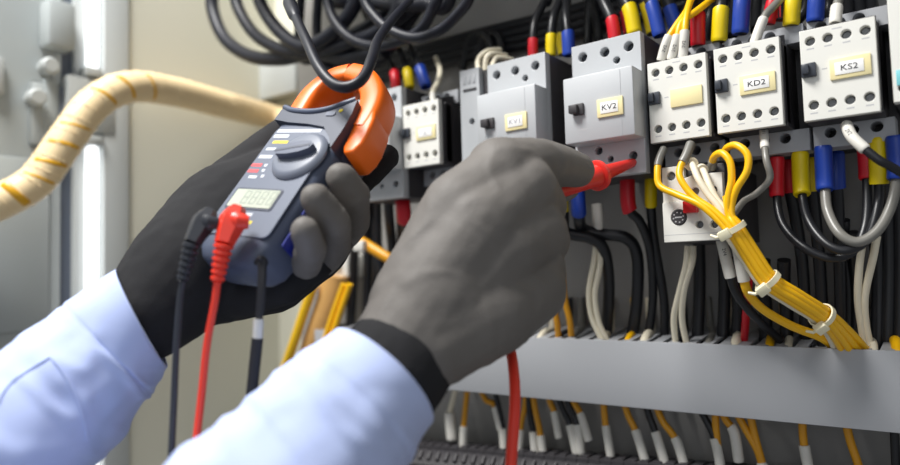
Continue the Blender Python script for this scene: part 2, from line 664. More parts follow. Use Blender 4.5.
# narrow auxiliary switch beside KV1
t = thing('auxiliary_switch', (-.369, .13, .09), 'narrow grey auxiliary switch block on the left side of breaker KV1', 'switch')
dplate('front_plate', -.3852, .192, .002, rect(0, 0, 22, 106), [(12.5, 50, 3)], 8, M['grey'], t, .5)
boxobj('housing', (-.3848, .009, .0855), (-.3536, .128, .1905), M['black'], t, .001)
bm = B()
for k in range(3):
    dbox(bm, -.3852, .192, 4 + k * 5.4, 6, 7.2 + k * 5.4, 14, .0014, .004, .0003)
obj('terminal_slots', bm, M['lipgrey'], t)
dbx = dbox(B(), -.3852, .192, 4, 18.5, 19, 20.6, .0012, .004, .0002)
obj('slit', dbx, M['black'], t)

# white unit at the right edge of the photo
t = thing('circuit_breaker', (-.012, .13, .05), 'white circuit breaker with a turquoise stripe at the right edge of the photo', 'breaker')
dplate('front_plate', -.0398, .185, 0, rect(0, 0, 54, 83), [(6, 74, 3.2), (27, 74, 3.2)], 9, M['white'], t, .6)
boxobj('housing', (-.0402, .008, .103), (.0146, .128, .186), M['black'], t, .001)
boxobj('stripe', (-.0375, -.0004, .1125), (.012, .001, .1225), M['teal'], t, .0002)
boxobj('toggle_switch', (-.018, -.010, .135), (-.004, .001, .150), M['black'], t, .001)

# overload relay under the blank contactor
RX, RZ = -.1943, .0777
t = thing('overload_relay', (RX + .022, .13, .0195), 'white overload relay with a dial and a red button under the blank contactor', 'relay')
dplate('front_plate', RX, RZ, 0, rect(0, 27.6, 45, 58), [(12.3, 39.5, 6.1), (27.4, 46, 2.9), (38.3, 46.4, 2.9)], 8, M['white'], t, .5)
dplate('upper_plate', RX, RZ, .002, [(0, 0), (17, 0), (17, 10), (24, 8), (45, 8), (45, 27.4), (0, 27.4)], [(7, 7.2, 3.4), (25, 20.6, 2.9), (38.2, 20.8, 2.9)], 9, M['white'], t, .5)
obj('terminal_screws', screws(RX, RZ, [(7, 7.2), (25, 20.6), (38.2, 20.8), (27.4, 46), (38.3, 46.4)], .0029, .0045), M['screw'], t)
boxobj('housing', (RX - .0004, .0075, RZ - .0582), (RX + .0456, .10, RZ - .0005), M['black'], t, .001)
bm = lathe(B(), (RX + .0123, .006, RZ - .0395), (RX + .0123, -.002, RZ - .0395), [(0, .0058), (.006, .0058), (.0068, .0052)], 28)
dial = obj('dial', bm, M['black'], t)
bm = B()
for k in range(8):
    a = k * pi / 4 + .2
    c = Vector((RX + .0123 + cos(a) * .0038, -.0009, RZ - .0395 + sin(a) * .0038))
    box(bm, c - Vector((.0005, .0002, .0005)), c + Vector((.0005, .0002, .0005)))
box(bm, (RX + .0096, -.0011, RZ - .0400), (RX + .0150, -.0006, RZ - .0390))
obj('dial_marks', bm, M['print'], dial)
bm = B()
dbox(bm, RX, RZ, 17.5, 28, 27.5, 37, -.006, .002, .0008)
obj('reset_button', bm, M['button'], t)
obj('test_dot', lathe(B(), (RX + .0428, .001, RZ - .034), (RX + .0428, -.001, RZ - .034), [(0, .0014), (.0016, .0014), (.002, .001)], 14), M['green'], t)
obj('edge_line', dbox(B(), RX, RZ, .5, 52.4, 44.5, 52.8, -.00006, .001, 0), M['print'], t)

# ------------------------------------------------------------------ wiring duct
DT, DB_ = -.0630, -.1208
t = thing('wiring_duct', (-.3, .13, DB_), 'long grey wiring duct running across below the devices', 'duct')
XL, XR = -.66, .12
boxobj('cover', (XL, .06, DB_), (XR, .0622, DT), M['duct'], t, .0008)
bm = B()
box(bm, (XL, .0605, DT - .0035), (XR, .068, DT - .0012), .0005)
box(bm, (XL, .0605, DB_ + .0012), (XR, .068, DB_ + .0035), .0005)
obj('cover_lip', bm, M['duct'], t)
bm = B()
x = XL
while x < XR - .009:
    prism(bm, [(.066, DT - .0026), (.066, DT - .001), (.085, DT + .0012), (.1265, DT + .0070), (.1265, DT + .0054), (.085, DT - .0006)], lambda a, b, tt: Vector((tt, a, b)), x, x + .0090)
    x += .0142
obj('slotted_top', bm, M['duct'], t)
bm = B()
x = XL
while x < XR - .009:
    box(bm, (x, .068, DB_ + .0012), (x + .0085, .1285, DB_ + .0030), .0003, 1)
    x += .0142
obj('slotted_bottom', bm, M['duct'], t)
boxobj('back', (XL, .1275, DB_ + .001), (XR, .1298, DT - .001), M['duct'], t, .0004)


# ================================================================== wires
def wpts(pts, Y=0.0):
    return [on(p[0], p[1], p[2] if len(p) > 2 else Y) for p in pts]


def cut(P, s0, s1):
    """the stretch of polyline P between arc lengths s0 and s1"""
    out = []
    s = 0
    for a, b in zip(P, P[1:]):
        l = (b - a).length
        if l < 1e-9:
            continue
        for tgt in (s0, s1):
            pass
        if s + l >= s0 and not out:
            out.append(a.lerp(b, max(0, (s0 - s) / l)))
        if out and s + l >= s1:
            out.append(a.lerp(b, max(0, (s1 - s) / l)))
            return out
        if out:
            out.append(b)
        s += l
    return out


def plen(P):
    return sum((b - a).length for a, b in zip(P, P[1:]))


def sleeve(name, P, r, m, parent, n=14):
    L = plen(P)
    if len(P) < 3:
        P = [P[0].lerp(P[-1], k / 4) for k in range(5)]
    rr = [r] * len(P)
    rr[0] = r * .86
    rr[-1] = r * .86
    P = [P[0], P[0].lerp(P[1], .5)] + P[1:-1] + [P[-2].lerp(P[-1], .5), P[-1]]
    rr = [r * .88] + [r] * (len(P) - 2) + [r * .88]
    return obj(name, sweep(B(), P, rr, n), m, parent)


def ring_text(body, A, Bp, r, parent, mid, size=.0036, m='ink'):
    me = text_mesh(body, size, 0)
    ax = (Bp - A).normalized()
    nrm = (CP - mid)
    nrm = (nrm - ax * nrm.dot(ax)).normalized()
    lat = nrm.cross(ax)
    for v in me.vertices:
        w = max(-r * .95, min(r * .95, v.co.y))
        v.co = mid + ax * v.co.x + lat * w + nrm * (sqrt(r * r - w * w) + .0003)
    return link('lettering', me, M[m], parent)


def wire(name, label, pts, r, m, group=None, s0=None, s1=None, cat='wire', n=12, Y=0.0, world=False, k=8):
    """s0, s1: (length, radius, material, part name[, text]) sleeves on the start and on the end"""
    W_ = list(pts) if world else wpts(pts, Y)
    if W_[-1].z > .27 and not world:        # run on up to the added shade slab
        W_ += ([Vector((W_[-1].x, min(W_[-1].y + .01, .11), .41))] if W_[-1].z < .37 else []) + ([Vector((W_[-1].x, min(W_[-1].y + .02, .11), .468))] if W_[-1].z < .45 else [])
    if W_[0].z > .27 and not world:
        W_ = ([Vector((W_[0].x, min(W_[0].y + .02, .11), .468))] if W_[0].z < .45 else []) + ([Vector((W_[0].x, min(W_[0].y + .01, .11), .41))] if W_[0].z < .37 else []) + W_
    P = catmull(W_, k)
    o = obj(name, sweep(B(), P, r, n), M[m])
    tag(o, label, cat, group)
    L = plen(P)
    for which, s in ((0, s0), (1, s1)):
        if s:
            seg = cut(P, 0, s[0]) if which == 0 else cut(P, L - s[0], L)
            so = sleeve(s[3], seg, s[1], M[s[2]], o)
            if len(s) > 4:
                ring_text(s[4], seg[0], seg[-1], s[1], so, cut(seg, 0, s[0] * .45)[-1])
    return o


R_, Y_, B_ = ('red', 'yellow', 'blue')


def lug(c, L=.026, r=.0060):
    return (L, r, c, 'coloured_sleeve')


# ---- supply cables coming down into the device tops (start = at the device)
G = 'black supply cables with coloured sleeves above the devices'
for c, pts, r, sr, L, where in [
    (R_, [(396, 90, .035), (394, 72, .04), (385, 52, .07), (372, 30, .10), (360, 0, .11)], .004, .0062, .024, 'the breaker behind the orange clamp'),
    (Y_, [(410, 88, .035), (407, 70, .04), (399, 48, .07), (392, 25, .10), (388, -5, .11)], .004, .0062, .024, 'the breaker behind the orange clamp'),
    (B_, [(426, 87, .035), (419, 66, .04), (410, 45, .07), (406, 20, .10), (408, -5, .11)], .004, .0070, .026, 'the breaker behind the orange clamp'),
    (R_, [(533, 58, .03), (533, 42, .03), (535, 22, .035), (543, 4, .05), (550, -12, .06)], .0048, .0060, .018, 'breaker KV1'),
    (Y_, [(551, 56, .03), (551, 38, .03), (553, 18, .035), (559, 2, .05), (563, -14, .06)], .0048, .0062, .020, 'breaker KV1'),
    (B_, [(569, 56, .03), (568, 35, .03), (566, 16, .035), (566, 0, .05), (568, -14, .06)], .0046, .0064, .022, 'breaker KV1'),
    (R_, [(615, 40, .03), (612, 20, .03), (604, 2, .035), (598, -16, .05)], .0062, .0072, .020, 'breaker KV2'),
    (Y_, [(635, 34, .03), (630, 10, .03), (621, -8, .035), (614, -24, .05)], .0066, .0082, .026, 'breaker KV2'),
    (B_, [(660, 36, .03), (653, 8, .03), (646, -10, .035), (640, -26, .05)], .0062, .0074, .030, 'breaker KV2'),
    (R_, [(698, 46, .03), (698, 18, .03), (700, 2, .04), (705, -20, .05)], .0062, .0074, .026, 'the blank labelled contactor'),
    (Y_, [(719, 42, .03), (721, 10, .03), (724, -6, .04), (728, -24, .05)], .0058, .0080, .026, 'the blank labelled contactor'),
    (B_, [(740, 34, .03), (742, 0, .03), (744, -16, .04), (748, -34, .05)], .006, .0082, .030, 'the blank labelled contactor'),
    (R_, [(768, 24, .03), (774, 0, .03), (782, -18, .04), (790, -34, .05)], .005, .0066, .026, 'contactor KD2'),
    (Y_, [(791, 26, .03), (793, 0, .03), (797, -22, .04), (802, -40, .05)], .006, .0076, .032, 'contactor KD2'),
    (B_, [(815, 22, .03), (817, -6, .03), (821, -26, .04), (826, -44, .05)], .006, .0076, .034, 'contactor KD2'),
]:
    wire('supply_cable', f'black cable with a {c} sleeve into {where}', pts, r * .8, 'bcable', G, s0=lug(c, L, sr * (.78 if r > .0047 else .9)), cat='cable')
for c, pts, r, sr, L, where in [
    (Y_, [(563, 55, .07), (561, 38, .07), (563, 10, .07), (568, -14, .07)], .0045, .006, .022, 'behind the front cables of breaker KV1'),
    (R_, [(629, 34, .07), (626, 18, .07), (622, 0, .07), (618, -20, .07)], .0045, .006, .022, 'behind the front cables of breaker KV2'),
    (Y_, [(653, 34, .07), (649, 15, .07), (644, -2, .07), (640, -20, .07)], .0055, .0072, .030, 'behind the front cables of breaker KV2'),
    (B_, [(680, 40, .07), (672, 15, .07), (666, -4, .07), (660, -24, .07)], .006, .0078, .032, 'behind the front cables of breaker KV2'),
    (R_, [(782, 20, .07), (782, 0, .07), (786, -20, .07), (790, -36, .07)], .005, .0062, .026, 'behind the front cables of contactor KD2'),
]:
    wire('supply_cable', f'black cable with a {c} sleeve, {where}', pts, r, 'bcable', G, s0=lug(c, L, sr * .8), cat='cable')
# dark cables further back, rising to the upper edge
G = 'dark cables rising behind the device tops'
for pts in [[(497, 75, .10), (492, 50, .11), (487, 36, .115), (478, 34, .118), (468, 45, .12), (462, 70, .12)],
            [(506, 78, .09), (502, 48, .11), (496, 34, .115), (485, 38, .118), (476, 60, .12)],
            [(589, 60, .1), (588, 30, .11), (590, 0, .115), (592, -20, .118)],
            [(600, 50, .1), (596, 20, .11), (590, 0, .115), (586, -20, .118)],
            [(688, 45, .08), (684, 20, .1), (690, 0, .11), (694, -20, .118)],
            [(706, 40, .1), (710, 15, .1), (714, 0, .11), (714, -20, .118)],
            [(732, 36, .08), (733, 12, .1), (736, -8, .11), (738, -20, .118)],
            [(756, 30, .08), (756, 12, .1), (758, -8, .11), (760, -20, .118)],
            [(783, 34, .1), (804, 12, .1), (806, -8, .11), (808, -20, .118)],
            [(829, 20, .1), (829, 6, .1), (830, -8, .11), (832, -20, .118)],
            [(848, 22, .08), (848, 6, .1), (848, -8, .11), (848, -20, .118)],
            [(862, 22, .08), (860, 6, .1), (858, -8, .11), (856, -20, .118)],
            [(874, 20, .08), (872, 4, .1), (870, -8, .11), (870, -20, .118)]]:
    wire('riser_cable', 'dark cable rising in the shadow behind the device tops', pts, .0045, 'bcable', G, cat='cable')
# black cable bundle lying along the plate above the devices
for k in range(4):
    z0 = .2755 - k * .0085
    pts = [Vector((-.70, .124 - .001 * (k % 2), z0 + .004)), Vector((-.58, .121, z0)), Vector((-.45, .122, z0 - .001)), Vector((-.34, .12, z0 - .005)), Vector((-.2, .122, z0 - .004)), Vector((-.05, .122, z0 - .003)), Vector((.1, .122, z0))]
    wire('bus_cable', 'black cable of the bundle lying along the grey plate above the devices', pts, .0055, 'bcable', 'bundle of black cables along the plate', world=True, cat='cable')
# ---- control wires with white ferrules at the tops
WF = lambda L, r=.0034, *t: (L, r, 'ferrule', 'wire_marker', *t)
G = 'yellow control wires above the blank contactor'
for pts, L, lab in [([(661, 61, .006), (667, 41, .006), (676, 26, .01), (688, 8, .02), (692, -12, .04)], .020, 'left of the three yellow wires with white markers above the blank contactor'),
               ([(671, 60, .006), (677, 38, .006), (682, 22, .01), (698, 10, .02), (716, -4, .04)], .019, 'middle of the three yellow wires with white markers above the blank contactor'),
               ([(683, 58, .006), (684.5, 34, .006), (686, 18, .01), (690, 2, .02), (700, -16, .04)], .021, 'right of the three yellow wires with white markers above the blank contactor')]:
    wire('control_wire', lab, pts, .0027, 'ycable', G, s0=WF(L, .0037, '2V2'))
wire('control_wire', 'grey wire with a white marker rising from the top of contactor KD2', [(754, 44, .006), (764, 18, .012), (774, 6, .02), (800, -20, .05)], .003, 'gcable', s0=WF(.021, .0036))
wire('control_wire', 'grey wire with a white marker rising from the top of contactor KS2', [(835, 24, .006), (837, 6, .012), (840, -6, .02), (842, -24, .05)], .003, 'gcable', s0=WF(.015, .0040))
wire('control_wire', 'white ended wire above the small pale contactor', [(434, 104, .006), (433, 92, .01), (438, 82, .03), (440, 70, .05), (436, 58, .08)], .003, 'wcable', s0=WF(.012, .0034))
for k, pts in enumerate([[(481, 80, .03), (478, 62, .035), (486, 52, .04), (500, 50, .06)], [(485, 78, .035), (486, 60, .035), (492, 54, .04), (506, 56, .06)], [(490, 76, .03), (494, 62, .04), (498, 58, .045), (512, 60, .06)]]):
    wire('control_wire', 'short pale wire end beside the top of breaker KV1', pts, .0028, 'wcable', 'pale wire ends by breaker KV1')
# ---- cables below the devices
G = 'black cables with coloured sleeves below the devices'
for c, a, b, where in [
    (R_, [(777, 157, .04), (777, 197, .04), (783, 225, .03), (805, 248, .02), (832, 258, .02), (854, 250, .02), (866, 222, .03), (867, 176, .04), (865, 143, .04)], (.030, .0054, .026), 'red'),
    (Y_, [(800, 152, .035), (802, 193, .035), (809, 222, .02), (828, 245, .01), (848, 250, .01), (868, 238, .02), (878, 205, .035), (879, 180, .035), (878, 138, .035)], (.032, .0060, .032), 'yellow'),
    (B_, [(823, 146, .03), (825, 187, .03), (828, 212, .02), (840, 234, .01), (858, 242, .01), (878, 230, .015), (892, 203, .025), (897, 172, .03), (895, 136, .03)], (.032, .0060, .030), 'blue'),
]:
    o = wire('jumper_cable', f'curved cable joining two {where} sleeves below contactors KD2 and KS2', a, .0031 if c != B_ else .0034, 'bcable' if c != B_ else 'gcable', G, s0=lug(c, b[0], b[1]), s1=lug(c, b[2], b[1]), cat='cable')
for c, pts, sr, L in [(R_, [(788, 160, .075), (790, 188, .075), (795, 215, .08), (803, 270, .09), (806, 352, .1)], .0050, .026),
                  (Y_, [(811, 158, .075), (812, 187, .075), (815, 215, .08), (820, 270, .09), (824, 352, .1)], .0056, .026),
                  (B_, [(835, 152, .075), (836, 182, .075), (838, 210, .08), (840, 270, .09), (842, 352, .1)], .0066, .028)]:
    wire('feeder_cable', f'black cable with a {c} sleeve hanging behind the jumper below contactor KD2', pts, .0045, 'bcable', G, s0=lug(c, L, sr), cat='cable')
for c, pts, sr, L, rr in [(Y_, [(561, 186, .03), (563, 214, .03), (566, 232, .04), (590, 238, .05), (604, 250, .06), (609, 285, .08), (606, 340, .095)], .0056, .024, .0054),
                      (B_, [(577, 182, .03), (579, 213, .03), (582, 228, .05), (600, 234, .06), (626, 238, .07), (637, 256, .08), (637, 300, .09), (631, 342, .1)], .0066, .030, .0054),
                      (R_, [(627, 172, .04), (629, 208, .04), (640, 222, .05), (650, 250, .07), (653, 295, .09), (648, 340, .1)], .0064, .034, .0040),
                      (Y_, [(651, 172, .05), (651, 205, .05), (654, 240, .07), (664, 300, .09), (664, 342, .1)], .0052, .030, .0040)]:
    wire('feeder_cable', f'black cable with a {c} sleeve below KV2, {"left" if pts[0][0] < 600 else "right"} of the probe tip', pts, rr, 'bcable', G, s0=lug(c, L, sr), cat='cable')
wire('feeder_cable', 'black cable with a red sleeve hanging below the left breaker between the gloves', [(402, 196, .03), (404, 216, .03), (406, 250, .06), (404, 300, .09)], .004, 'bcable', G, s0=lug(R_, .03, .008), cat='cable')
# dark verticals into the duct
G = 'dark cables dropping into the duct'
for x0, y0, x1, r in [(699, 246, 697, .0052), (724, 268, 722, .0050), (737, 288, 736, .0048), (764, 290, 765, .0052), (784, 290, 786, .0052),
                      (843, 250, 846, .0050), (854, 262, 857, .0040), (876, 240, 878, .0050), (887, 205, 887, .0056), (898, 200, 899, .005)]:
    wire('feeder_cable', 'dark cable dropping straight into the grey duct below the relay and contactors',
         [(x0, y0 - 30, .085), (x0, y0, .095), ((x0 + x1) / 2 + 1.5, (y0 + 330) / 2, .1), (x1, 354, .1)], r, 'bcable', G, cat='cable')
for k, (x0, x1) in enumerate([(352, 350), (364, 366), (376, 372), (388, 392), (400, 398), (370, 384)]):
    wire('feeder_cable', 'black cable hanging from the breaker behind the orange clamp, between the two gloves',
         [(x0, 190, .05 + .01 * (k % 3)), (x0 + 1, 215, .06 + .01 * (k % 3)), ((x0 + x1) / 2 + 3, 260, .085), (x1, 330, .1)], .0058, 'bcable', 'black cables between the gloves', cat='cable')
# white and yellow drops
G = 'cream wire pairs dropping into the duct'
for pts, lab in [([(597, 236, .06), (594, 262, .06), (589, 292, .065), (592, 318, .07), (603, 342, .075)], 'left cream wire of the pair below the red probe'),
            ([(600, 236, .06), (600, 265, .06), (595, 295, .065), (599, 322, .07), (608, 342, .075)], 'right cream wire of the pair below the red probe'),
            ([(688, 246, .05), (686, 265, .05), (680, 290, .055), (674, 318, .065), (676, 346, .075)], 'left cream wire of the pair below the relay'),
            ([(693, 246, .05), (692, 262, .05), (684, 290, .055), (682, 318, .065), (687, 346, .075)], 'right cream wire of the pair below the relay'),
            ([(862, 246, .07), (859, 270, .07), (858, 300, .075), (862, 330, .08), (866, 358, .085)], 'left beige wire of the pair below contactor KS2'),
            ([(877, 236, .07), (873, 258, .07), (865, 295, .075), (866, 325, .08), (873, 358, .085)], 'right beige wire of the pair below contactor KS2')]:
    s0 = WF(.020, .0048) if '597' in str(pts[0]) else None
    wire('control_wire', lab, pts, .0027, 'wcable', G)
wire('wire_marker_pair', 'translucent pale marker sleeve above the cream wire pair below the probe', [(597, 204, .06), (598, 222, .06), (598, 238, .06)], .0052, 'ferrule', cat='marker')
for x in (553, 566):
    wire('control_wire', 'amber wire dropping into the duct just right of the right glove', [(x - 4, 270, .06), (x - 1, 300, .065), (x + 4, 322, .07), (x + 6, 346, .08)], .0030, 'ocable', 'amber wires by the right glove')
# things between the gloves
t = wire('power_cable', 'amber cable running down right between the two gloves', [(330, 222, .05), (352, 236, .05), (378, 252, .05), (402, 268, .06), (420, 290, .09)], .0062, 'ocable', cat='cable')
o = boxobj('cable_clip', on(360, 246, .04) - Vector((.008, .004, .006)), on(360, 246, .04) + Vector((.008, .004, .006)), M['ferrule'], t, .002)
p, q = on(316, 256, .08), on(348, 277, .08)
t = thing('terminal_block', (p.x, .13, q.z), 'small white block above the amber wrapped cable bundle, behind the left glove', 'block')
boxobj('block_body', (p.x, .08, q.z), (q.x, .128, p.z), M['white'], t, .003)
boxobj('block_top', (p.x + .01, .074, q.z + .012), (q.x - .01, .082, p.z - .01), M['lipgrey'], t, .002)
o = wire('wrapped_cable_bundle', 'thick amber wrapped cable bundle below the white block, left of the right glove', [(336, 275, .08), (332, 300, .08), (322, 330, .08), (308, 372, .085)], .019, 'tape', cat='bundle', n=20)
for k, (dx0, r) in enumerate([(-8, .006), (22, .0036), (28, .0036)]):
    wire('control_wire', f'yellow wire running beside the amber wrapped bundle, {("left of it", "in front of it", "right of it")[k]}', [(322 + dx0, 284, .055), (312 + dx0, 312, .055), (302 + dx0, 342, .055), (290 + dx0, 376, .06)], r, 'bin' if k == 0 else 'ycable', 'yellow wires at the amber bundle')

# ---- the yellow bundle at the relay
spine = [(733, 229, -.012), (751, 257, -.006), (768, 281, .0), (795, 299, .012), (822, 316, .03), (838, 332, .05), (852, 352, .075)]


def along(off, y_off, start=0):
    out = []
    W = wpts(spine)
    for i, p in enumerate(W):
        t = (W[min(i + 1, len(W) - 1)] - W[max(i - 1, 0)]).normalized()
        nrm = Vector((0, -1, 0))
        nrm = (nrm - t * nrm.dot(t)).normalized()
        lat = t.cross(nrm)
        k = 1.0 if i < 5 else (1.3 if i == 5 else 1.9)
        if i >= start:
            out.append(p + lat * off * k + nrm * y_off)
    return out


G = 'wires of the yellow bundle at the relay'
rr = .0026
bund = [
    ('ycable', [(664, 148, .004), (659, 160, -.002), (657.5, 172, -.006), (660, 186, -.009), (678, 195, -.012), (702, 206, -.016)], (.0026, .0034), 'yellow wire leaving the far left of the relay, lowest of the tied bundle', (.017, .0030, 'gcable', 'wire_marker')),
    ('ycable', [(691, 143, .004), (686, 156, -.003), (680, 168, -.008), (681, 180, -.012), (694, 197, -.014), (714, 211, -.016)], (-.0004, .0046), 'yellow wire crossing above the red relay button into the tied bundle', (.019, .0036, 'gcable', 'wire_marker')),
    ('wcable', [(690, 163, .004), (693, 166, -.004), (698, 178, -.010), (708, 194, -.012), (721, 211, -.013)], (.0052, .0006), 'cream wire from the relay top, left one of two in the bundle', (.006, .0052, 'wcable', 'ferrule_collar')),
    ('wcable', [(701, 169, .004), (704, 172, -.002), (709, 184, -.008), (716, 198, -.010), (726, 213, -.011)], (.0038, -.0030), 'cream wire from the relay top, right one of two in the bundle', (.005, .0044, 'wcable', 'ferrule_collar')),
    ('ycable', [(712, 168, .006), (714, 157, -.004), (722, 153, -.010), (730, 162, -.013), (731.5, 180, -.014), (728, 199, -.014), (729, 215, -.013)], (-.0030, .0030), 'yellow wire looping tightly over the relay top into the bundle', (.008, .0034, 'gcable', 'wire_marker')),
    ('ycable', [(722, 158, .006), (727, 148, -.004), (737, 145.5, -.010), (747.5, 155, -.013), (747, 171, -.014), (737, 188, -.014), (732, 203, -.013), (732, 216, -.013)], (-.0052, .0002), 'yellow wire in the widest loop right of the relay, top of the bundle', (.006, .0032, 'gcable', 'wire_marker')),
]
for m, pre, (off, yo), lab, s0 in bund:
    P = wpts(pre) + along(off, yo)
    wire('control_wire', lab, P, rr if m == 'ycable' else .0025, m, G, s0=s0, world=True)
for k, (off, yo) in enumerate([(0, .0), (-.0018, -.0034)]):
    P = wpts([(726, 196, -.012), (729, 212, -.013)]) + along(off, yo)
    wire('control_wire', ('inner yellow wire hidden in the middle of the tied bundle', 'inner yellow wire at the back of the tied bundle')[k], P, rr, 'ycable', G, world=True)
W = wpts(spine)
for i, lab in [(0, 'upper cable tie around the yellow bundle beside the relay'), (2, 'middle cable tie around the yellow bundle'), (4, 'lower cable tie around the yellow bundle near the duct')]:
    p = W[i]
    t = (W[i + 1] - W[max(0, i - 1)]).normalized()
    nrm = Vector((0, -1, 0))
    nrm = (nrm - t * nrm.dot(t)).normalized()
    lat = t.cross(nrm)
    root = thing('cable_tie', p, 'white nylon ' + lab, 'cable tie', 'cable ties on the yellow bundle')
    bm = B()
    n = 28
    rings = []
    for k in range(n):
        a = 2 * pi * k / n
        ra, rb = .0086, .0079
        c = p + lat * cos(a) * ra + nrm * sin(a) * rb
        o_ = (lat * cos(a) + nrm * sin(a)) * .0009
        rings.append([bm.verts.new(c + t * s * .0020 + o_ * q) for s, q in ((-1, -.3), (1, -.3), (1, 1), (-1, 1))])
    for k in range(n):
        a, b = rings[k], rings[(k + 1) % n]
        for j in range(4):
            bm.faces.new((a[j], a[(j + 1) % 4], b[(j + 1) % 4], b[j]))
    bmesh.ops.recalc_face_normals(bm, faces=bm.faces[:])
    obj('strap', bm, M['tie'], root)
    hc = p + lat * .005 + nrm * .0083
    mtx = Matrix((( lat.x, t.x, nrm.x, hc.x), (lat.y, t.y, nrm.y, hc.y), (lat.z, t.z, nrm.z, hc.z), (0, 0, 0, 1)))
    obj('tie_head', box(B(), (-.0042, -.0034, -.0028), (.0042, .0034, .0030), .0008, 2, mtx), M['tie'], root)
    tl = hc + lat * .002
    obj('tail', sweep(B(), [tl, tl + lat * .004 - t * .001, tl + lat * .007 - t * .004 - nrm * .002], [.0013, .0012, .0009], 8), M['tie'], root)
wire('control_wire', 'grey wire with a white marker curving from KD2 behind the yellow loops', [(763, 124, .02), (766, 158, .0), (770, 178, .0), (757, 193, .0), (744, 201, .0), (734, 214, .002)], .0024, 'gcable', s0=WF(.026, .0032, '111'))
wire('control_wire', 'grey wire with a diagonal white marker at the bottom of contactor KS2', [(846, 124, .01), (853, 138, .0), (876, 158, -.004), (890, 166, .0), (910, 178, .01)], .0028, 'bcable', s0=WF(.0285, .0037, '2V2'))
wire('control_wire', 'black wire with a white marker under the right side of the relay', [(720, 232, .02), (722, 242, .02), (730.5, 277, .02), (738, 296, .03), (756, 318, .05), (780, 340, .08)], .0034, 'bcable', s0=WF(.035, .0043, '2V4'))
wire('control_wire', 'amber wire with a white marker under the relay curving along below the bundle', [(735, 232, .015), (737, 243, .015), (743.5, 278, .015), (749, 294, .02), (764, 310, .03), (792, 326, .045), (822, 338, .06), (838, 352, .08)], .0033, 'ycable', s0=WF(.037, .0043, '2V4'))
wire('control_wire', 'dark red wire behind the white markers under the relay', [(747, 250, .03), (749, 272, .03), (747, 300, .05), (744, 345, .09)], .003, 'red')

# ---- wires lying across the duct's slots
G = 'wires crossing the duct top'
xs = [-.47, -.452, -.437, -.405, -.388, -.352, -.331, -.318, -.286, -.262, -.246, -.214, -.19, -.168, -.142, -.128, -.104, -.084, -.07, -.055, -.044]
for i, x in enumerate(xs):
    m = ('wcable', 'bcable', 'gcable', 'wcable', 'ycable')[i % 5]
    rr2 = (.003, .004, .0034)[i % 3]
    P = [Vector((x - .012, .126, DT + .035)), Vector((x - .010, .122, DT + .012)), Vector((x - .004, .108, DT + rr2)), Vector((x, .088, DT + rr2 - .0005)), Vector((x + .002, .074, DT - .003)), Vector((x + .003, .070, DT - .014))]
    word = {'wcable': 'cream', 'bcable': 'black', 'gcable': 'grey', 'ycable': 'yellow'}[m]
    wire('duct_wire', f'{word} wire bending over the slotted top of the grey duct', P, rr2, m, G, world=True)

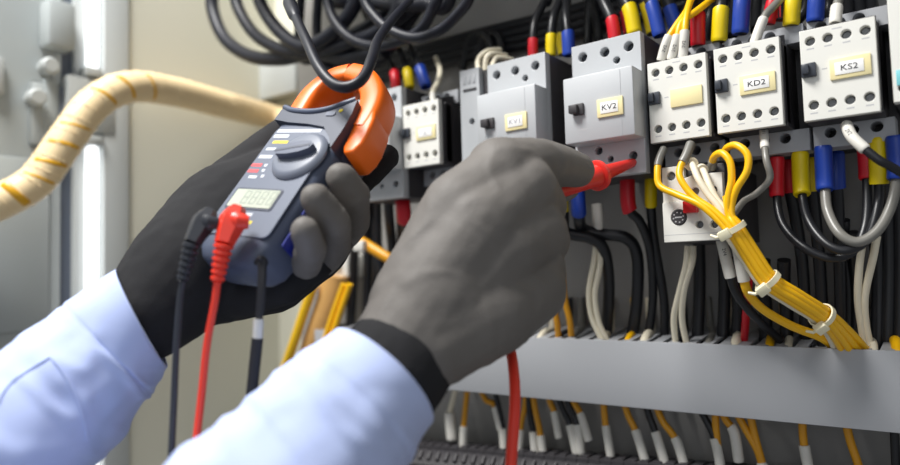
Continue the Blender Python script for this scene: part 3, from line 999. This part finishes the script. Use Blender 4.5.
# ---- lower wires with white sleeves, and the terminal row
G = 'wires dropping from the duct to the terminals below'
YD = .09
lower = [
    ('wcable', [(458, 380), (453, 400), (450, 414), (452, 440)], .030, .0060, 'pale wire with a fat white sleeve, far left below the duct by the cuff'),
    ('ocable', [(468, 384), (466, 402), (464, 425), (463, 452)], .028, .0045, 'second wire from the left below the duct, amber with an upright white sleeve'),
    ('ocable', [(478, 384), (486, 400), (494, 405), (501, 430)], .024, .0045, 'amber wire leaning right, with its sleeve left of the red cable'),
    ('bcable', [(494, 388), (498, 405), (502, 425), (505, 458)], .030, .0045, 'black wire with a white sleeve just left of the red cable'),
    ('ocable', [(526, 388), (525, 405), (521, 425), (518, 460)], .032, .0042, 'amber wire with a white sleeve just right of the red cable'),
    ('bcable', [(528, 392), (530, 415), (533, 432), (536, 462)], .030, .0042, 'black wire with a white sleeve, second right of the red cable'),
    ('ocable', [(532, 386), (535, 408), (540, 432), (545, 467)], .031, .0042, 'amber wire with a white sleeve, third right of the red cable'),
    ('ocable', [(547, 388), (550, 402), (554, 412), (559, 438)], .026, .0038, 'short amber wire behind, left of the black pair'),
    ('bcable', [(556, 388), (562, 408), (570, 425), (577, 454)], .028, .0045, 'left black wire of the pair with touching white sleeves'),
    ('bcable', [(564, 388), (570, 408), (577, 424), (581, 454)], .028, .0045, 'right black wire of the pair with touching white sleeves'),
    ('ocable', [(568, 390), (575, 404), (581, 415), (589, 441)], .027, .0040, 'short amber wire behind, right of the black pair'),
    ('ocable', [(603, 392), (604, 410), (606, 428), (611, 458)], .030, .0040, 'amber wire with a white sleeve alone below the dark band on the duct'),
    ('ocable', [(622, 394), (628, 415), (636, 432), (646, 464)], .031, .0042, 'slanting amber wire right of the lone one, with a white sleeve'),
    ('bcable', [(644, 396), (649, 415), (656, 434), (667, 470)], .034, .0042, 'black wire with a white sleeve left of a slanting amber wire'),
    ('ocable', [(653, 396), (662, 420), (676, 440), (687, 474)], .032, .0042, 'slanting amber wire with a white sleeve, near the duct middle'),
    ('bcable', [(695, 402), (706, 420), (715, 440), (722, 474)], .030, .0042, 'black wire slanting behind an upright amber wire'),
    ('ocable', [(715, 404), (716, 430), (719, 455), (722, 480)], .014, .0042, 'upright amber wire right of the slanting black one'),
    ('ocable', [(718, 404), (726, 420), (734, 432), (739, 462)], .030, .0044, 'amber wire bending to a short white sleeve, in the middle of five'),
    ('ocable', [(733, 406), (746, 430), (758, 452), (766, 480)], .014, .0042, 'slanting amber wire crossing behind an upright one'),
    ('ocable', [(749, 408), (754, 432), (760, 455), (768, 482)], .014, .0042, 'rightmost amber wire of the middle five'),
    ('ocable', [(802, 412), (803, 436), (806, 456), (812, 484)], .030, .0042, 'amber wire with a white sleeve under the right part of the duct'),
    ('ocable', [(845, 418), (850, 440), (858, 464), (866, 490)], .014, .0042, 'amber wire second from the right below the duct'),
    ('bcable', [(894, 424), (895, 444), (896, 466), (898, 490)], .014, .0042, 'black wire at the far right below the duct'),
]
for m, pts, L, sr, lab in lower:
    pp = [(a, b, YD) for a, b in pts]
    wire('terminal_wire', lab, pp, .0031, m, G, s1=(L, sr, 'ferrule', 'white_sleeve'))
# terminal blocks
k = 0
x = -.60
while x < .03:
    zt = -.1875 + (x + .5) * .060
    t = thing('terminal_block', (x + .006, .13, zt - .03), 'black terminal block in the row under the white sleeved wires', 'terminal block', 'row of black terminal blocks')
    bm = B()
    prism(bm, [(.062, zt - .05), (.062, zt - .016), (.070, zt - .006), (.078, zt - .004), (.078, zt), (.104, zt), (.104, zt - .004), (.112, zt - .006), (.122, zt - .018), (.122, zt - .05)],
          lambda a, b, tt: Vector((tt, a, b)), x, x + .0112)
    obj('block_body', bm, M['black'], t)
    bm = B()
    lathe(bm, (x + .0056, .070, zt - .004), (x + .0056, .0655, zt - .0105), [(0, .002), (.0074, .003), (.0085, .003), (.0092, .002)], 10)
    obj('clamp_screw', bm, M['black'], t)
    bm = B()
    box(bm, (x + .002, .082, zt - .001), (x + .0092, .100, zt + .0016), .0005)
    obj('marker_tag', bm, M['black'], t)
    x += .0118
o = boxobj('terminal_rail', (-.62, .12, -.235), (.06, .1295, -.205), M['lipgrey'], None, .001)
tag(o, 'metal rail on the plate behind the terminal row', 'rail')

# ---- black cable loops at the upper left
G = 'black cable loops hanging at the upper left'
loops = [
    ([(216, -40), (212, -8), (214, 15), (226, 40), (250, 56), (280, 59), (312, 53), (348, 58), (385, 50)], .0088, .03, 'outermost black cable loop at the upper left, with a red band'),
    ([(238, -40), (235, -8), (241, 14), (258, 37), (286, 51), (318, 52), (352, 42), (380, 30), (400, 0)], .0078, .02, 'second black cable loop from the left at the top'),
    ([(262, -40), (258, -8), (266, 14), (284, 36), (304, 47), (326, 38), (345, 20), (356, 0), (362, -30)], .0082, .01, 'third black cable loop from the left at the top'),
    ([(288, -40, -.15), (288, -4, -.16), (297, 20, -.18), (307, 42, -.2), (318, 66, -.213), (332, 83, -.218), (348, 87, -.218), (363, 78, -.21), (372, 58, -.19), (378, 40, -.15), (392, 20, -.1), (410, 0, -.04)], .0037, -.03, 'low hanging black cable loop in front of the orange clamp jaw'),
    ([(326, -40), (327, -4), (334, 20), (350, 38), (372, 46), (398, 42), (420, 30), (432, 10), (440, -20)], .0056, 0, 'black cable loop above the clamp, fifth from the left'),
    ([(362, -40), (364, -2), (376, 18), (392, 31), (416, 38), (440, 30), (458, 14), (470, -4), (478, -40)], .0052, -.02, 'rightmost black cable loop hanging open over the grey plate'),
    ([(322, 60), (330, 68), (345, 70), (360, 62), (374, 44), (388, 24), (402, -6)], .0056, .04, 'short black cable curve behind the low hanging loop'),
    ([(300, 54), (330, 50), (356, 46), (384, 34), (410, 14), (424, -10)], .0060, .05, 'black cable sloping up right behind the loops, lower one'),
    ([(318, 44), (350, 34), (378, 18), (400, -2), (412, -20)], .0060, .06, 'black cable sloping up right behind the loops, upper one'),
    ([(366, 72), (384, 56), (398, 40), (414, 16), (428, -12)], .0056, .06, 'black cable rising from behind the clamp to the top edge'),
    ([(330, -4), (360, 0), (395, 5), (425, 4), (450, -4)], .0075, .02, 'thick black cable lying across the top edge of the photo'),
]
for pts, r, Y, lab in loops:
    o = wire('power_cable', lab, pts, r, 'ncable', G, Y=Y, cat='cable', n=14)
    if 'outermost' in lab:
        P = catmull(wpts(pts, Y), 8)
        sleeve('red_band', cut(P, .040, .052), .0093, M['red'], o)
    if 'low hanging' in lab:
        P = catmull(wpts(pts, Y), 8)
        obj('swollen_sleeve', sweep(B(), cut(P, .045, .088), [.0037, .0043] + [.0054] * (len(cut(P, .045, .088)) - 4) + [.0043, .0037], 12), M['ncable'], o)


# ================================================================== the clamp meter
e_w = (CR * .846 - CU * .070 - CW * .528).normalized()
e_l0 = CR * .392 + CU * .772 + CW * .50
e_l = (e_l0 - e_w * e_l0.dot(e_w)).normalized()
e_n = e_w.cross(e_l).normalized()
if e_n.dot(CW) > 0:
    e_n = -e_n
MO = at(277.5, 173, .450)


def mm(x, y, z):
    return MO + e_w * (x * .001) + e_l * (y * .001) + e_n * (z * .001)


MMX = Matrix(((e_w.x * .001, e_l.x * .001, e_n.x * .001, MO.x), (e_w.y * .001, e_l.y * .001, e_n.y * .001, MO.y), (e_w.z * .001, e_l.z * .001, e_n.z * .001, MO.z), (0, 0, 0, 1)))


def super_loft(bm, sections, fn, n=40, ex=4.0):
    """sections: (y, x_centre, z_centre, half_w, half_t)"""
    rings = []
    for (y, xc, zc, hw, ht) in sections:
        ring = []
        for k in range(n):
            a = 2 * pi * k / n
            c, s_ = cos(a), sin(a)
            x = xc + hw * math.copysign(abs(c) ** (2 / ex), c)
            z = zc + ht * math.copysign(abs(s_) ** (2 / ex), s_)
            ring.append(bm.verts.new(fn(x, y, z)))
        rings.append(ring)
    for a, b in zip(rings, rings[1:]):
        for k in range(n):
            bm.faces.new((a[k], a[(k + 1) % n], b[(k + 1) % n], b[k]))
    bm.faces.new(rings[0])
    bm.faces.new(rings[-1])
    bmesh.ops.recalc_face_normals(bm, faces=bm.faces[:])
    return bm


meter = thing('clamp_meter', mm(0, 0, -18), 'slate grey clamp meter with an orange jaw held in the left black glove', 'clamp meter')
body = super_loft(B(), [(-70, 0, -17, 13, 7), (-69, 0, -17, 18, 11), (-66, 0, -17, 24, 14.5), (-60, 0, -17, 28.5, 16.8), (-50, 0, -17, 30.5, 17.3), (-20, 0, -17, 32, 17.3), (20, 0, -17, 33.5, 17.3),
                        (40, 0, -17, 34.5, 17.5), (50, 0, -17, 35, 17.6), (53, 0, -17, 34.5, 17.0), (55, 0, -17, 33, 15)], mm, 48, 5)
obj('body', body, M['meter'], meter, 50)


def mplate(name, poly, z0, z1, m, parent, smooth=None):
    bm = B()
    prism(bm, poly, mm, z0, z1)
    return obj(name, bm, M[m], parent)


def rrect(x0, y0, x1, y1, r, n=5):
    out = []
    for (cx, cy, a0) in ((x1 - r, y1 - r, 0), (x0 + r, y1 - r, 90), (x0 + r, y0 + r, 180), (x1 - r, y0 + r, 270)):
        for k in range(n + 1):
            a = radians(a0 + 90 * k / n)
            out.append((cx + r * cos(a), cy + r * sin(a)))
    return out


mplate('face_panel', rrect(-28, -52, 28, 42, 5), -.5, .7, 'meterface', meter)
# dark head with its raised collar
def arc_poly():
    top = [(37.5 * math.sin(radians(a)), 60 + 9 * (1 - cos(radians(a))) ) for a in range(-88, 89, 8)]
    return top
bm = B()
prism(bm, [(-35, 48), (-20, 45), (0, 43), (16, 40), (26, 31), (33.5, 21), (34, 38), (33, 52), (30, 65), (26, 66.5), (19, 62), (9, 58), (-5, 55.5), (-21, 57), (-32, 61.5), (-35, 58)], mm, -34, 2.5)
obj('head', bm, M['meterdark'], meter, 30)
bm = B()
sweep(bm, catmull([mm(-34, 61, 1.5), mm(-23, 57, 2), mm(-5, 55, 2.2), mm(9, 57, 2.2), mm(19, 61.5, 2), mm(28, 66.5, 1.5)], 6), .0024, 10)
obj('collar', bm, M['meter'], meter)
# jaws
def jaw(pts, hw, ht, name):
    P = catmull([Vector((x, y, 0)) for x, y in pts], 8)
    bm = B()
    rings = []
    n = 20
    for i, p in enumerate(P):
        t = (P[min(i + 1, len(P) - 1)] - P[max(0, i - 1)]).normalized()
        lt = Vector((-t.y, t.x, 0))
        f = i / (len(P) - 1)
        w = hw[0] + (hw[1] - hw[0]) * f
        ring = []
        for k in range(n):
            a = 2 * pi * k / n
            c, s_ = cos(a), sin(a)
            q = p + lt * (w * math.copysign(abs(c) ** .5, c))
            ring.append(bm.verts.new(mm(q.x, q.y, -16 + ht * math.copysign(abs(s_) ** .5, s_))))
        rings.append(ring)
    for a, b in zip(rings, rings[1:]):
        for k in range(n):
            bm.faces.new((a[k], a[(k + 1) % n], b[(k + 1) % n], b[k]))
    bm.faces.new(rings[0])
    bm.faces.new(rings[-1])
    bmesh.ops.recalc_face_normals(bm, faces=bm.faces[:])
    return obj(name, bm, M['orange'], meter, 50)


jaw([(-28, 50), (-31, 68), (-31.5, 88), (-23, 103), (-8, 108)], (9.5, 8.5), 13, 'fixed_jaw')
jaw([(-7, 108), (7, 103), (20, 92), (30, 78), (34, 62), (34, 48)], (8.5, 10.5), 13, 'moving_jaw')
bm = B()
prism(bm, [(27, 68), (40, 69), (46, 55), (49, 40), (49, 32), (46, 24), (39, 22.5), (35, 28), (33, 42), (29, 56)], mm, -27, -4)
bmesh.ops.bevel(bm, geom=bm.edges[:], offset=.0022, segments=3, affect='EDGES', profile=.5)
obj('jaw_lever', bm, M['orange'], meter, 50)
# dial
DXm, DYm = 11, 14
bm = lathe(B(), mm(DXm, DYm, 0), mm(DXm, DYm, 10), [(0, .0205), (.0015, .0205), (.0030, .0195), (.0042, .0175), (.0046, .016)], 40)
dial = obj('dial', bm, M['knob'], meter, 30)
ca, sa = cos(radians(12)), sin(radians(12))
bm = B()
prism(bm, [(DXm + x * ca - y * sa, DYm + x * sa + y * ca) for x, y in [(-15.5, 0), (-13, 3.2), (-4, 5), (6, 5), (13, 3.2), (15.5, 0), (13, -3.2), (6, -5), (-4, -5), (-13, -3.2)]], mm, 4.4, 9.5)
obj('grip', bm, M['meter'], dial, 30)
bm = B()
prism(bm, [(DXm + x * ca - y * sa, DYm + x * sa + y * ca) for x, y in [(-14, -.9), (13, -.9), (13, .9), (-14, .9)]], mm, 9.4, 9.75)
obj('pointer_line', bm, M['meterdark'], dial)
# display
mplate('display_bezel', rrect(-24.5, -32, 17, -14.5, 2), .4, 1.2, 'meterdark', meter)
disp = mplate('display', rrect(-23, -30.5, 15.5, -16, 1), .9, 1.5, 'lcd', meter)
bm = B()
for k in range(4):      # unlit seven segment digits
    x0 = -13 + k * 7.5
    for seg in [(0, 0, 5, .9), (0, 5, 5, 5.9), (0, 10, 5, 10.9), (0, .9, .9, 5), (4.1, .9, 5, 5), (0, 5.9, .9, 10), (4.1, 5.9, 5, 10)]:
        prism(bm, [(x0 + seg[0], -28 + seg[1]), (x0 + seg[2], -28 + seg[1]), (x0 + seg[2], -28 + seg[3]), (x0 + seg[0], -28 + seg[3])], mm, 1.5, 1.58)
obj('digits', bm, M['lcdink'], disp)
# printed marks
def marks(name, rects, m):
    bm = B()
    for (x0, y0, x1, y1) in rects:
        prism(bm, [(x0, y0), (x1, y0), (x1, y1), (x0, y1)], mm, .6, .82)
    return obj(name, bm, M[m], meter)


marks('white_markings', [(-26, 36.5, 14, 39.5), (-26, 31.5, -12, 34.5), (-24.5, 19.5, -12.5, 22), (-26, 12, -14, 15), (-22.5, -6, -15, -3.6), (-15.5, 4.6, -13, 7), (-14.5, .0, -12, 2.4), (-11.5, -5, -9, -2.6), (-10, 18, -5.5, 23), (-17, -37, 4, -34.5)], 'pwhite')
marks('red_markings', [(-27.5, 4.5, -18, 7.2), (-27, -.8, -17.5, 1.9)], 'pred')
marks('yellow_markings', [(-23, 26, -9, 28.6), (4, -43, 8, -40.4)], 'pyellow')
bm = lathe(B(), mm(22, 55, 2), mm(22, 55, 5), [(0, .0016), (.0008, .0016), (.0012, .001)], 14)
obj('indicator_lamp', bm, M['pyellow'], meter)
mplate('hold_button', rrect(11, 50, 19, 54, 1.5), 2.2, 3.2, 'meter', meter)
# blue side insets
for y0, y1 in ((-50, -34), (-26, -12)):
    bm = B()
    prism(bm, [(y0, -26), (y1, -26), (y1, -8), (y0, -8)], lambda a, b, t: mm(t, a, b), 32.2, 33.5)
    obj('side_inset', bm, M['meterblue'], meter)
# wrist strap
sp = [mm(9, -62, -10), mm(9.5, -66.5, -11)]
sA = at(261, 266, .425)
obj('strap_eye', sweep(B(), catmull([at(256, 263, .410), at(261, 258, .402), at(266, 263, .410)], 5), .0016, 8), M['strap'], meter)
st = obj('wrist_strap', sweep(B(), catmull([at(264, 259, .404), at(263, 285, .402), at(261, 310, .402), at(258.5, 322, .402)], 6), .0019, 8), M['strap'], meter)
sweep_b = sweep(B(), catmull([at(260, 259, .404), at(260, 285, .402), at(258.5, 310, .402), at(257.5, 322, .402)], 6), .0015, 8)
obj('strap_cord', sweep_b, M['strap'], st)
obj('strap_clip', sweep(B(), catmull([at(258.6, 319, .402), at(257.5, 340, .402)], 6), .0030, 12), M['ferrule'], st)
obj('strap_band', sweep(B(), catmull([at(257.5, 338, .402), at(255, 362, .402), at(252, 392, .402), at(250, 420, .402)], 6), .0034, 10), M['strap'], st)

# ------------------------------------------------------------------ test leads
def lead(name, label, m, top, mid, low, tail, rp, cat='test lead'):
    """angled plug: head on the meter, body, ribbed strain relief, cable"""
    root = thing(name, low, label, cat)
    d1 = (mid - top)
    P = [top.lerp(mid, k / 6) for k in range(7)]
    bm = sweep(B(), P, [rp * .62, rp * .95, rp * 1.15, rp * 1.12, rp * 1.02, rp * .9, rp * .8], 6 if 'red' in name else 6)
    obj('plug', bm, M[m], root, 25)
    jack = top.lerp(mid, .38)
    obj('plug_tip', sweep(B(), [jack + e_w * rp * .4, jack + e_w * rp * .9 - CW * -.0, jack + e_w * rp * 1.7 + CW * .004], [rp * .9, rp * .75, rp * .55], 12), M[m], root, 30)
    n = 6
    prof = []
    L = (low - mid).length
    for k in range(n):
        t0 = L * k / n
        h = L / n
        r = rp * (.80 - .26 * k / n)
        prof += [(t0, r * .72), (t0 + h * .15, r), (t0 + h * .65, r), (t0 + h * .8, r * .72)]
    prof.append((L, rp * .5))
    obj('strain_relief', lathe(B(), mid, low, prof, 16), M[m], root, 30)
    obj('cable', sweep(B(), catmull([low + (mid - low) * .1] + tail, 10), rp * .31, 12), M[m], root)
    return root


lead('black_test_lead', 'black test lead plugged into the lower left corner of the clamp meter', 'leadblack', at(211, 210, .412), at(192, 243, .402), at(182.5, 281, .400),
     [at(180, 300, .40), at(176.5, 345, .398), at(174, 400, .395), at(171.5, 450, .39), at(168, 500, .385)], .0062)
lead('red_test_lead', 'red test lead plugged in beside the black one, hanging from the meter', 'leadred', at(238, 207, .412), at(224, 244, .402), at(217, 282, .400),
     [at(215, 300, .40), at(207, 345, .398), at(201, 400, .395), at(195, 452, .39), at(190, 500, .385)], .0070)

# ------------------------------------------------------------------ red probe
tip = on(634.5, 162, .002)
pb = at(556, 190.5, .495)
pd = (tip - pb).normalized()
probe = thing('test_probe', pb, 'red test probe held in the right glove, its tip in the breaker marked KV2', 'probe')
Lp = (tip - pb).length
fl = (at(601, 173, .525) - pb).length
obj('handle', lathe(B(), pb - pd * .03, tip, [(0, .0058), (.03, .0064), (.03 + fl - .010, .0078), (.03 + fl - .006, .0088), (.03 + fl - .0035, .0088)], 24), M['probered'], probe, 30)
obj('finger_guard', lathe(B(), pb + pd * (fl - .005), tip, [(0, .0096), (.001, .0116), (.0042, .0116), (.0055, .009)], 28), M['probered'], probe, 30)
obj('probe_tip', lathe(B(), pb + pd * fl, tip, [(0, .0078), (.004, .0062), (Lp - fl - .004, .0036), (Lp - fl, .0026)], 20), M['probered'], probe, 30)
obj('probe_cable', sweep(B(), catmull([pb - pd * .028, at(520, 225, .485), at(506, 290, .470), at(508, 335, .452), at(513, 365, .432), at(515, 400, .415), at(512, 450, .40), at(506, 520, .38)], 10), .0034, 12), M['leadred'], probe)


# ================================================================== the person's gloved hands and shirt sleeves
def blob(bm, a, ra, b=None, rb=None):
    """tapered capsule as a closed hull"""
    tmp = bmesh.new()
    bmesh.ops.create_icosphere(tmp, subdivisions=3, radius=ra, matrix=Matrix.Translation(a))
    if b is not None:
        bmesh.ops.create_icosphere(tmp, subdivisions=3, radius=rb, matrix=Matrix.Translation(b))
        r = bmesh.ops.convex_hull(tmp, input=tmp.verts[:])
        dead = [g for g in r['geom_interior'] if isinstance(g, bmesh.types.BMVert)]
        bmesh.ops.delete(tmp, geom=dead, context='VERTS')
    me = bpy.data.meshes.new('tmp')
    tmp.to_mesh(me)
    tmp.free()
    bm.from_mesh(me)
    bpy.data.meshes.remove(me)


def chain(bm, pts):
    """pts: (px, py, depth, radius in pixels)"""
    Q = [(at(x, y, d), r * d / F) for x, y, d, r in pts]
    if len(Q) == 1:
        blob(bm, *Q[0])
    for (a, ra), (b, rb) in zip(Q, Q[1:]):
        blob(bm, a, ra, b, rb)


def skin(name, bm, m, parent, voxel=.0016, smooth=8, wr=(.0009, .02)):
    me = bpy.data.meshes.new('tmp')
    bm.to_mesh(me)
    bm.free()
    o = bpy.data.objects.new('tmp', me)
    COL.objects.link(o)
    md = o.modifiers.new('r', 'REMESH')
    md.mode = 'VOXEL'
    md.voxel_size = voxel
    md = o.modifiers.new('s', 'SMOOTH')
    md.factor = .5
    md.iterations = smooth
    dg = bpy.context.evaluated_depsgraph_get()
    out = bpy.data.meshes.new_from_object(o.evaluated_get(dg))
    bpy.data.objects.remove(o)
    nr = [v.normal.copy() for v in out.vertices]
    for v, n_ in zip(out.vertices, nr):
        p = v.co
        h = noise.noise(p / wr[1]) * .6 + noise.noise(p / (wr[1] * .45) + Vector((5, 1, 2))) * .4
        h2 = 1 - abs(noise.noise(Vector((p.x, p.y, p.z)) / (wr[1] * 1.6) + Vector((9, 3, 7)))) * 2
        v.co = p + n_ * (h * wr[0] + max(0, h2 - .6) * wr[0] * 1.2)
    return link(name, out, m, parent, 80)


person = thing('person', at(250, 600, .36), 'person in a pale blue shirt and dark gloves holding a meter and a red probe', 'person')

# right hand: back of the hand to the camera, index finger pressing the probe
bm = B()
chain(bm, [(398, 360, .400, 54), (440, 298, .415, 60)])
chain(bm, [(428, 345, .400, 46), (488, 312, .415, 47), (530, 288, .436, 37)])
chain(bm, [(414, 306, .412, 46), (462, 212, .425, 42), (503, 173, .440, 34)])
chain(bm, [(430, 300, .410, 52), (478, 230, .420, 48), (524, 190, .438, 34)])
chain(bm, [(445, 310, .412, 48), (500, 250, .422, 44), (534, 232, .438, 34)])
chain(bm, [(455, 318, .418, 40), (505, 285, .430, 38), (530, 268, .442, 34)])
chain(bm, [(470, 300, .440, 44), (505, 240, .455, 46), (520, 205, .462, 36)])
chain(bm, [(500, 172, .440, 35), (528, 165, .455, 28), (552, 165, .472, 23), (577, 170, .492, 17.5)])     # index
chain(bm, [(526, 192, .438, 33), (545, 205, .460, 22), (544, 222, .488, 18), (520, 232, .50, 16)])        # middle, folded
chain(bm, [(536, 232, .438, 32), (548, 242, .462, 22), (540, 255, .488, 18), (515, 258, .495, 16)])       # ring, folded
chain(bm, [(532, 268, .442, 33), (545, 275, .462, 21), (532, 285, .482, 17), (512, 284, .488, 15)])       # little, folded
chain(bm, [(470, 270, .455, 34), (515, 225, .485, 22), (545, 196, .505, 14), (568, 188, .512, 12)])       # thumb under the probe
right = skin('glove', bm, M['glove'], person)
right['label'] = 'grey right glove seen from the back'
bm = B()
chain(bm, [(352, 420, .380, 64), (382, 386, .390, 58), (398, 362, .398, 57.5)])
cuff = skin('glove_cuff', bm, M['gloveblack'], right, .0018, 8, (.0009, .02))
cuff['label'] = 'black knit glove cuff'

# left hand: palm behind the meter, fingers round its right side
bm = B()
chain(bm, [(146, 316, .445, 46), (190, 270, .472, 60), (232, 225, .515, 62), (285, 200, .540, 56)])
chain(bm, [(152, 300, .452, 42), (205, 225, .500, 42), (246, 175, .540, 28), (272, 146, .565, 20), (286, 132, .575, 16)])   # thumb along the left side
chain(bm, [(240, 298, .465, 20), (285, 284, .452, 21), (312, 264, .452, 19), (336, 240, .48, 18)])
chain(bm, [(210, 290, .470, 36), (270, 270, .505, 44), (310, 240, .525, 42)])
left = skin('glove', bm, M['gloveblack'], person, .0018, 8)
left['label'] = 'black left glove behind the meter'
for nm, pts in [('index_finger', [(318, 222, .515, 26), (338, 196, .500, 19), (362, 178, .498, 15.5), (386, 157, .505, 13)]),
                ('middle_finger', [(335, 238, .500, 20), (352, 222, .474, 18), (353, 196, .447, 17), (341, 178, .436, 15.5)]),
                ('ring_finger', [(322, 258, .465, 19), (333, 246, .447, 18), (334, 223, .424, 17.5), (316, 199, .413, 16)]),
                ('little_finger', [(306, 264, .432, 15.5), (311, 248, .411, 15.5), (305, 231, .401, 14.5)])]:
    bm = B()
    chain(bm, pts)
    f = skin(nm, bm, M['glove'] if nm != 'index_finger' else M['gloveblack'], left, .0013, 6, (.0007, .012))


def cloth(name, rings, parent, seed, n=96, amp=.0022, thick=.0022):
    """rings: (centre, radius_a, radius_b, axis, lead) open sleeve; first ring is the cuff edge"""
    bm = B()
    C_ = catmull([r[0] for r in rings], 14)
    K = len(C_)

    def interp(j):
        f = j / (K - 1) * (len(rings) - 1)
        i = min(int(f), len(rings) - 2)
        t = f - i
        t = t * t * (3 - 2 * t)
        return [rings[i][q] * (1 - t) + rings[i + 1][q] * t for q in (1, 2)]
    ax0 = rings[0][3].normalized()
    out = []
    u = CW.copy()
    prev = None
    for j, c in enumerate(C_):
        t = (C_[min(j + 1, K - 1)] - C_[max(0, j - 1)]).normalized()
        w = min(1, j / 16)
        t = (ax0 * (1 - w) + t * w).normalized()
        u = (u - t * u.dot(t)).normalized()
        v = t.cross(u)
        ra, rb = interp(j)
        ring = []
        for k in range(n):
            a = 2 * pi * k / n
            d = u * cos(a) + v * sin(a)
            q = Vector((cos(a) * 1.6, sin(a) * 1.6, j * .07)) + Vector((seed, seed * 2, 0))
            h = noise.noise(q) * .9 + noise.noise(q * 2.1 + Vector((3, 1, 4))) * .45
            fold = max(0, 1 - abs(noise.noise(Vector((cos(a) * .9 + seed, sin(a) * .9, j * .13 + cos(a) * .8)))) * 3.2)
            k2 = min(1, .12 + j / 18)
            ring.append((c, d, (u * cos(a) * ra + v * sin(a) * rb), h * amp * k2 + fold * amp * .9 * k2))
        out.append(ring)

    def mk(ring, dr):
        return [bm.verts.new(c + e + d * (h + dr)) for c, d, e, h in ring]
    seq = [mk(out[3], -thick * 2.2), mk(out[1], -thick * 1.6), mk(out[0], -thick * 1.1), mk(out[0], -.0003), mk(out[0], 0)]
    for j, r in enumerate(out[1:], 1):
        seam = -.0008 if j in (13, ) else 0
        seq.append(mk(r, seam))
    for a, b in zip(seq, seq[1:]):
        for k in range(n):
            bm.faces.new((a[k], a[(k + 1) % n], b[(k + 1) % n], b[k]))
    bmesh.ops.recalc_face_normals(bm, faces=bm.faces[:])
    return obj(name, bm, M['shirt'], parent, 80)


c0, c1 = at(142, 318, .440), at(98, 362, .428)
sl = cloth('shirt_sleeve', [(c0, .0345, .0345, (c1 - c0) + CR * -.008 + CU * .010, 0), (at(105, 354, .430), .0365, .037, None, 0), (at(58, 398, .410), .040, .041, None, 0), (at(0, 450, .385), .044, .045, None, 0), (at(-90, 520, .35), .05, .05, None, 0)], person, 2.3)
sl['label'] = 'left sleeve of the pale blue shirt'
c0, c1 = at(381, 378, .386), at(331, 432, .366)
sr = cloth('shirt_sleeve', [(c0, .0370, .0370, (c1 - c0), 0), (at(346, 416, .372), .040, .041, None, 0), (at(300, 472, .352), .043, .044, None, 0), (at(235, 540, .325), .047, .048, None, 0), (at(150, 640, .29), .053, .053, None, 0)], person, 6.1)
sr['label'] = 'right sleeve of the pale blue shirt'

# raised seams on the left sleeve
from mathutils.bvhtree import BVHTree


def surface_path(o, pix, lift):
    off = wloc(o)
    bv = BVHTree.FromPolygons([v.co + off for v in o.data.vertices], [tuple(p.vertices) for p in o.data.polygons])
    out = []
    for p in catmull([Vector((x, y, 0)) for x, y in pix], 8):
        d = ray(p.x, p.y).normalized()
        hit, nrm, i, dist = bv.ray_cast(CP, d)
        if hit:
            out.append(hit - d * lift)
    return out


for pix in ([(-2, 402), (3, 392), (14, 380), (32, 368), (50, 357)], [(50, 357), (60, 368), (72, 388), (82, 412), (88, 440)]):
    P = surface_path(sl, pix, .0002)
    if len(P) > 3:
        obj('seam', sweep(B(), P, .0009, 8), M['shirt'], sl)
